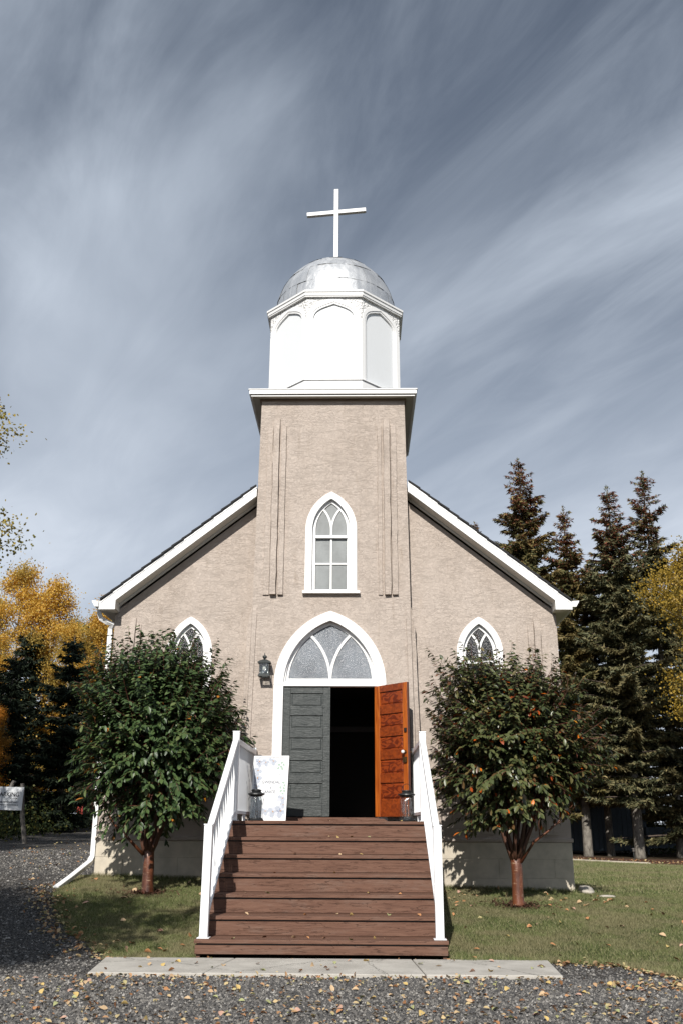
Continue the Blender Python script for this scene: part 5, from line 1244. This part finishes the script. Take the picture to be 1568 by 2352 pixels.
for px in (12.0, 13.3): MB().box(px-.04, px+.04, 24.361, 24.43, zs_-.1, zs_+1.0).obj('post', MT['shed'], S2)
LR = empty('garden_chair', (7.2, 18.6, gz(7.2, 18.6)), 'pale slatted wooden chair half hidden behind the church corner', 'chair')
zc_ = gz(7.2, 18.6)
for px in (7.0, 7.5):
    for py in (18.4, 18.8): MB().box(px, px+.05, py, py+.05, zc_, zc_+(.55 if py < 18.6 else .95)).obj('leg', MT['bark_grey'], LR)
for k in range(4): MB().box(7.0, 7.55, 18.4+k*.11, 18.49+k*.11, zc_+.4, zc_+.425).obj('seat_slat', MT['bark_grey'], LR)
for k in range(3): MB().box(7.0, 7.55, 18.85, 18.87, zc_+.50+k*.15, zc_+.60+k*.15).obj('back_slat', MT['bark_grey'], LR)
# little solar garden light in the mulch
SL = empty('garden_light', (9.2, 16.4, gz(9.2, 16.4)), 'tiny garden light on a stake in the mulch bed', 'garden light')
zg = gz(9.2, 16.4); MB().tube([(9.2, 16.4, zg-.05), (9.2, 16.4, zg+.28)], .01, 6).obj('stake', MT['lampm'], SL); MB().lathe([(.03, zg+.281), (.035, zg+.36), (.05, zg+.365), (.05, zg+.38), (.01, zg+.39)], 9.2, 16.4, 12).obj('lamp_head', MT['bark_grey'], SL)
# far red board with white lettering, at the end of the drive
RB = empty('red_hut', (-12.4, 35, gz(-12.4, 35)), 'small red hut with white lettering far down the drive', 'hut')
zr = gz(-12.4, 35); MB().box(-14.2, -11.9, 35.05, 37, zr, zr+2.0).obj('wall', MT['red'], RB); MB().box(-14.3, -11.8, 34.9, 37.1, zr+2.0, zr+2.1).obj('roof', MT['shingle'], RB)
me = font_mesh('WA DEMON', .36, 'CENTER', bold=.01); me.transform(Matrix.Rotation(math.pi/2, 4, 'X')); me.transform(Matrix.Translation((-13.05, 35.04, zr+1.45))); me.materials.append(MT['white']); link('lettering', me, RB)

# rocks at the right corner of the wall
def rock(x, y, sx, sy, sz, seed, label):
    r = random.Random(seed); bm = bmesh.new(); bmesh.ops.create_icosphere(bm, subdivisions=2, radius=1)
    for v in bm.verts: k = 1+r.uniform(-.16, .16); v.co = Vector((v.co.x*sx*k, v.co.y*sy*k, v.co.z*sz*k))
    me = bpy.data.meshes.new('rock'); bm.to_mesh(me); bm.free(); me.materials.append(MT['rock']); me.polygons.foreach_set('use_smooth', [True]*len(me.polygons)); o = link('rock', me); o.location = (x, y, gz(x, y)+sz*.45); tag(o, label, 'rock', 'pale rocks at the wall corner')
rock(3.93, .20, .12, .13, .07, 1, 'pale grey rock against the right corner of the foundation'); rock(4.12, -.40, .13, .07, .022, 2, 'flat pale rock lying in the grass off the right wall corner')
rock(3.92, -.02, .10, .08, .04, 3, 'small flat rock tucked under the bigger one at the corner')

# ------------------------------------------------------------------ gravel stones, grass, fallen leaves
def stones():
    P = []; 
    def area(n, x0, x1, y0, y1, s0, s1, ok=None):
        x = rng.uniform(x0, x1, n); y = rng.uniform(y0, y1, n); k = np.ones(n, bool) if ok is None else ok(x, y)
        x, y = x[k], y[k]; s = rng.uniform(s0, s1, len(x))*rng.choice([.7, 1, 1, 1.35], len(x)); P.append(np.stack([x, y, ground_z(x, y)+s*.15-.002, s], 1))
    vis = lambda x, y: np.abs(x-.4+.019*(y+15.5)) < .385*(y+15.6)
    area(52000, -3.6, 4.4, -8.4, -5.9, .009, .017, vis)
    area(9000, -6, -2.1, -6.2, -3.0, .010, .018, lambda x, y: (x < left_edge(np.clip(y, -4.9, .3))-.02) & vis(x, y))
    area(4500, 2.3, 5.5, -7.2, -4.9, .010, .018, lambda x, y: (y < right_front(x)-.03) & vis(x, y))
    area(16000, -9, -3.6, -3.2, 6.5, .013, .022, lambda x, y: (x < left_edge(np.clip(y, -4.9, .3))-.03) & vis(x, y))
    A = np.concatenate(P); n = len(A)
    base = np.array([(1, 0, 0), (-1, 0, 0), (0, 1, 0), (0, -1, 0), (0, 0, .75), (0, 0, -.6)]); F = np.array([(0, 2, 4), (2, 1, 4), (1, 3, 4), (3, 0, 4)])
    j = 1+rng.uniform(-.35, .35, (n, 6, 3)); an = rng.uniform(0, 6.28, n); c, s_ = np.cos(an), np.sin(an)
    B = base[None]*j; X = B[..., 0]*c[:, None]-B[..., 1]*s_[:, None]*.75; Y = B[..., 0]*s_[:, None]+B[..., 1]*c[:, None]*.75
    V = np.stack([X, Y, B[..., 2]+.0*X], -1)*A[:, None, 3:4]; V += A[:, None, :3]
    FF = (F[None]+(np.arange(n)*6)[:, None, None]).reshape(-1, 3)
    o = link('gravel', npmesh('gravel', V.reshape(-1, 3), FF, MT['stones'])); tag(o, kind='stuff')
stones()
def blades(name, n, fx, h0, h1, wd):
    x, y = fx(n); n = len(x); z = ground_z(x, y)+.002; h = rng.uniform(h0, h1, n); a = rng.uniform(0, 6.28, n)
    patch = .5+.5*np.sin(x*2.1+1.3*np.sin(y*1.7))*np.sin(y*2.3); h *= .75+.4*patch
    dx, dy = np.cos(a)*wd*(1+rng.uniform(-.3, .6, n)), np.sin(a)*wd; lx_, ly_ = rng.normal(0, .55, n)*h, rng.normal(0, .55, n)*h
    V = np.stack([np.stack([x-dx, y-dy, z], 1), np.stack([x+dx, y+dy, z], 1), np.stack([x+lx_, y+ly_, z+h], 1)], 1).reshape(-1, 3)
    F = np.arange(3*n).reshape(-1, 3); o = link(name, npmesh(name, V, F, MT['grass'])); tag(o, kind='stuff')
def fL(n):
    y = rng.uniform(-4.92, .0, n); x = rng.uniform(-4.1, -1.3, n); k = (x > left_edge(y)+rng.normal(0, .03, n)) & ~((np.hypot((x+2.57)/1.2, y+1.3) < .20)) & (y < -.02); return x[k], y[k]
def fR(n):
    x = rng.uniform(1.36, 6.5, n); y = rng.uniform(-6.8, .0, n); k = (y > right_front(x)+rng.normal(0, .04, n)) & ~((np.hypot((x-2.62)/1.2, y+1.5) < .18)) & ((y < -.03) | (x > 3.76)) & (np.abs(x-.3) < .39*(y+15.6)); return x[k], y[k]
def fR2(n):
    x = rng.uniform(3.78, 12.5, n); y = rng.uniform(.0, 15, n)**1.0; k = (y < right_back(x)-.05) & (x < .4+.39*(y+15.6)); return x[k], y[k]
def fT(n):
    k = rng.integers(0, 3, n); a = rng.uniform(0, 1, n)
    x = np.where(k == 0, -3.72+a*2.3, np.where(k == 1, 1.45+a*2.3, 1.40+a*4.0)); y = np.where(k < 2, -.04-np.abs(rng.normal(0, .03, n)), 0)
    y = np.where(k == 2, right_front(x)+np.abs(rng.normal(0, .05, n)), y); return x, y
blades('grass', 9000, fT, .04, .10, .0022)
blades('grass', 150000, fL, .018, .045, .0016); blades('grass', 230000, fR, .016, .040, .0017); blades('grass', 150000, fR2, .025, .05, .0034)

# fallen leaves: the largest in view one by one, the rest as one mass
fl_protos = {}
for nm, mt in LEAFC.items():
    fl_protos[nm] = []
    for k in range(3):
        vv, ff = leaf_template(Wd=.62+.08*k, fold=.25+.12*k, curl=-.10+.18*k); vv[:, 1] -= .5; fl_protos[nm].append(npmesh('fallen_leaf', vv, ff, mt))
def fleaf(x, y, z, s, col, label, group):
    o = bpy.data.objects.new('fallen_leaf', random.choice(fl_protos[col])); COL.objects.link(o); o.location = (x, y, z+.006)
    o.rotation_euler = (random.gauss(0, .35), random.gauss(0, .35), random.uniform(0, 6.28)); o.scale = (s, s, s); tag(o, label, 'fallen leaf', group)
CW = {'tan': 'tan', 'yellow': 'yellow', 'orange': 'orange', 'green': 'pale green', 'brown': 'dark brown', 'pink': 'pinkish'}
ordn = ['lowest', 'second', 'third', 'fourth', 'fifth', 'sixth']
steps_l = {0: [(-.93, 'green'), (-.62, 'brown'), (-.30, 'tan'), (-.15, 'orange'), (.02, 'brown'), (.30, 'green'), (.55, 'yellow'), (.66, 'tan')], 1: [(-.85, 'tan'), (-.2, 'orange'), (.15, 'tan'), (.30, 'yellow'), (.72, 'green'), (1.05, 'orange')], 2: [(-.65, 'green'), (-.9, 'tan'), (.5, 'yellow'), (.85, 'orange')], 3: [(-.62, 'orange'), (.10, 'yellow')], 4: [(-.40, 'brown'), (.16, 'tan'), (.42, 'yellow')], 5: [(.02, 'tan'), (.12, 'yellow'), (.30, 'yellow'), (.52, 'green')], 6: [(.95, 'yellow'), (.0, 'tan')]}
for i, lst in steps_l.items():
    for x, c in lst:
        where = ordn[i]+' step tread' if i < 6 else 'front edge of the landing'
        pos = 'near its left end' if x < -.5 else ('near its middle' if x < .45 else 'near its right end')
        fleaf(x+.03, ystep(i)+random.uniform(.05, .26), RISE*(i+1), random.uniform(.045, .07), c, f'{CW[c]} leaf on the {where}, {pos}', 'fallen leaves on the wooden steps')
n_l = sum(len(v) for v in steps_l.values())
for k in range(34):
    x, y = random.uniform(-2.05, 2.3), random.uniform(-5.85, -4.98); c = random.choice(['tan', 'orange', 'brown', 'green', 'pink', 'yellow'])
    fleaf(x, y, .036, random.uniform(.04, .075), c, f'{CW[c]} leaf on the pad '+('left of' if x < -1.28 else 'right of' if x > 1.33 else 'in front of')+' the lowest step'+(', near the gravel' if y < -5.5 else ', near the riser' if y > -5.2 else ''), 'fallen leaves on the concrete pad')
def place(x, y):
    if y < -5.95:
        h = 'past the left end of the pad' if x < -2.1 else 'before the left slab' if x < -.86 else 'before the middle slab' if x < .96 else 'before the right slab' if x < 2.3 else 'past the right end of the pad'
        d = ', close to it' if y > -6.5 else ', midway down' if y > -7.2 else ', frontmost'
        return ' '+h+d
    tx, ty = (-2.57, -1.30) if x < 0 else (2.62, -1.50)
    if math.hypot(x-tx, y-ty) < .6: return ', under the cherry tree'
    if y > -.7: return ', close to the church wall'
    if y < -3.9: return ', near the concrete pad'
    if abs(x) < 1.9: return ', beside the railing foot' if y < -2.8 else ', beside the side of the steps'
    return ', out in the open grass' if abs(x) > 3 else ', between tree and pad'
def put(n, fx, cols, group, text, s0, s1, dz=.0):
    for k in range(n):
        x, y = fx(); c = random.choice(cols); fleaf(x, y, gz(x, y)+dz, random.uniform(s0, s1), c, f'{CW[c]} {text}{place(x, y)}', group)
put(30, lambda: ((lambda y: (random.uniform(float(left_edge(y))+.1, -1.4), y))(random.uniform(-4.7, -.3))), ['tan', 'orange', 'pink', 'orange'], 'fallen leaves on the left lawn', 'leaf on the left lawn', .06, .10, .025)
put(52, lambda: (random.uniform(1.5, 4.6), random.uniform(-4.8, -.2)), ['tan', 'orange', 'pink', 'orange', 'yellow'], 'fallen leaves on the right lawn', 'leaf on the right lawn', .05, .09, .025)
vis_y = lambda: -8.15+abs(random.gauss(0, .95))
def gfront():
    while True:
        y = random.uniform(-8.1, -6.0); x = random.uniform(-2.9, 3.3)
        if abs(x-.3) < .38*(y+15.5): return x, y
put(150, gfront, ['tan', 'tan', 'yellow', 'orange', 'pink', 'tan', 'green'], 'fallen leaves on the gravel in front', 'leaf on the gravel', .042, .070, .012)
def mass(n, fx, s0, s1, dz=.012):
    x, y = fx(n); n = len(x); P = np.stack([x, y, ground_z(x, y)+dz+rng.uniform(0, .012, n)], 1); D = rng.normal(size=(n, 3)); D[:, 2] *= .3
    N = np.tile([0, 0, 1.], (n, 1))+rng.normal(0, .35, (n, 3)); vv, ff = leaf_template(Wd=.66, fold=.3, curl=.05)
    return scatter(P, D, N, rng.uniform(s0, s1, n), vv, ff)
def f1(n):
    x = rng.uniform(-3.6, 4.2, n); y = -5.95-2.4*rng.random(n); dn = .35+.65*(np.sin(x*1.9+.7)*np.sin(y*3.1+x)>-.3); k = (rng.random(n) < dn) & (np.abs(x-.3) < .39*(y+15.6)); return x[k], y[k]
def f2(n):  # drifts along the left lawn edge
    y = rng.uniform(-4.95, -1.0, n); return left_edge(y)+rng.normal(-.08, .16, n), y
def f3(n):  # drifts along the right lawn edge
    x = rng.uniform(2.4, 5.2, n); return x, right_front(x)+rng.normal(-.10, .12, n)
def f4(n): 
    x = rng.uniform(-2.1, 2.3, n); return x, -5.95+rng.normal(0, .035, n)
def f5(n): 
    x = rng.uniform(-2.1, 2.3, n); return x, -4.92+rng.normal(0, .03, n)
def f6(n):
    y = rng.uniform(-3, 14, n); return -4.2-np.abs(rng.normal(0, 2.0, n)), y
def f7(n):
    x = rng.normal(3.05, .35, n); return x, -6.35+rng.normal(0, .14, n)
def f8(n): x = rng.uniform(5, 16, n); return x, right_back(x)+.5+rng.uniform(0, 4, n)
def f9(n): x = rng.uniform(1.45, 4.2, n); return x, -.9+rng.normal(0, .5, n)
VV, FF, c0_ = [], [], 0
for (n, f, a, b) in ((1500, f1, .024, .055), (430, f2, .035, .07), (420, f3, .035, .065), (230, f4, .025, .05), (60, f5, .03, .06), (420, f6, .035, .07), (110, f7, .035, .065), (900, f8, .05, .09), (90, f9, .05, .08)):
    v_, f_ = mass(n, f, a, b); VV.append(v_); FF.append(f_+c0_); c0_ += len(v_)
mfl = m_leafy('fallen_leaf_mass', [(0, (.13, .062, .032)), (.2, (.36, .18, .08)), (.45, (.42, .29, .17)), (.8, (.46, .36, .19)), (1, (.28, .29, .13))], .1, .7, .2)
o = link('fallen_leaves', npmesh('fallen_leaves', np.concatenate(VV), np.concatenate(FF), mfl)); tag(o, kind='stuff')

print('objects', len(bpy.data.objects), 'polys', sum(len(o.data.polygons) for o in bpy.data.objects if o.type == 'MESH'))
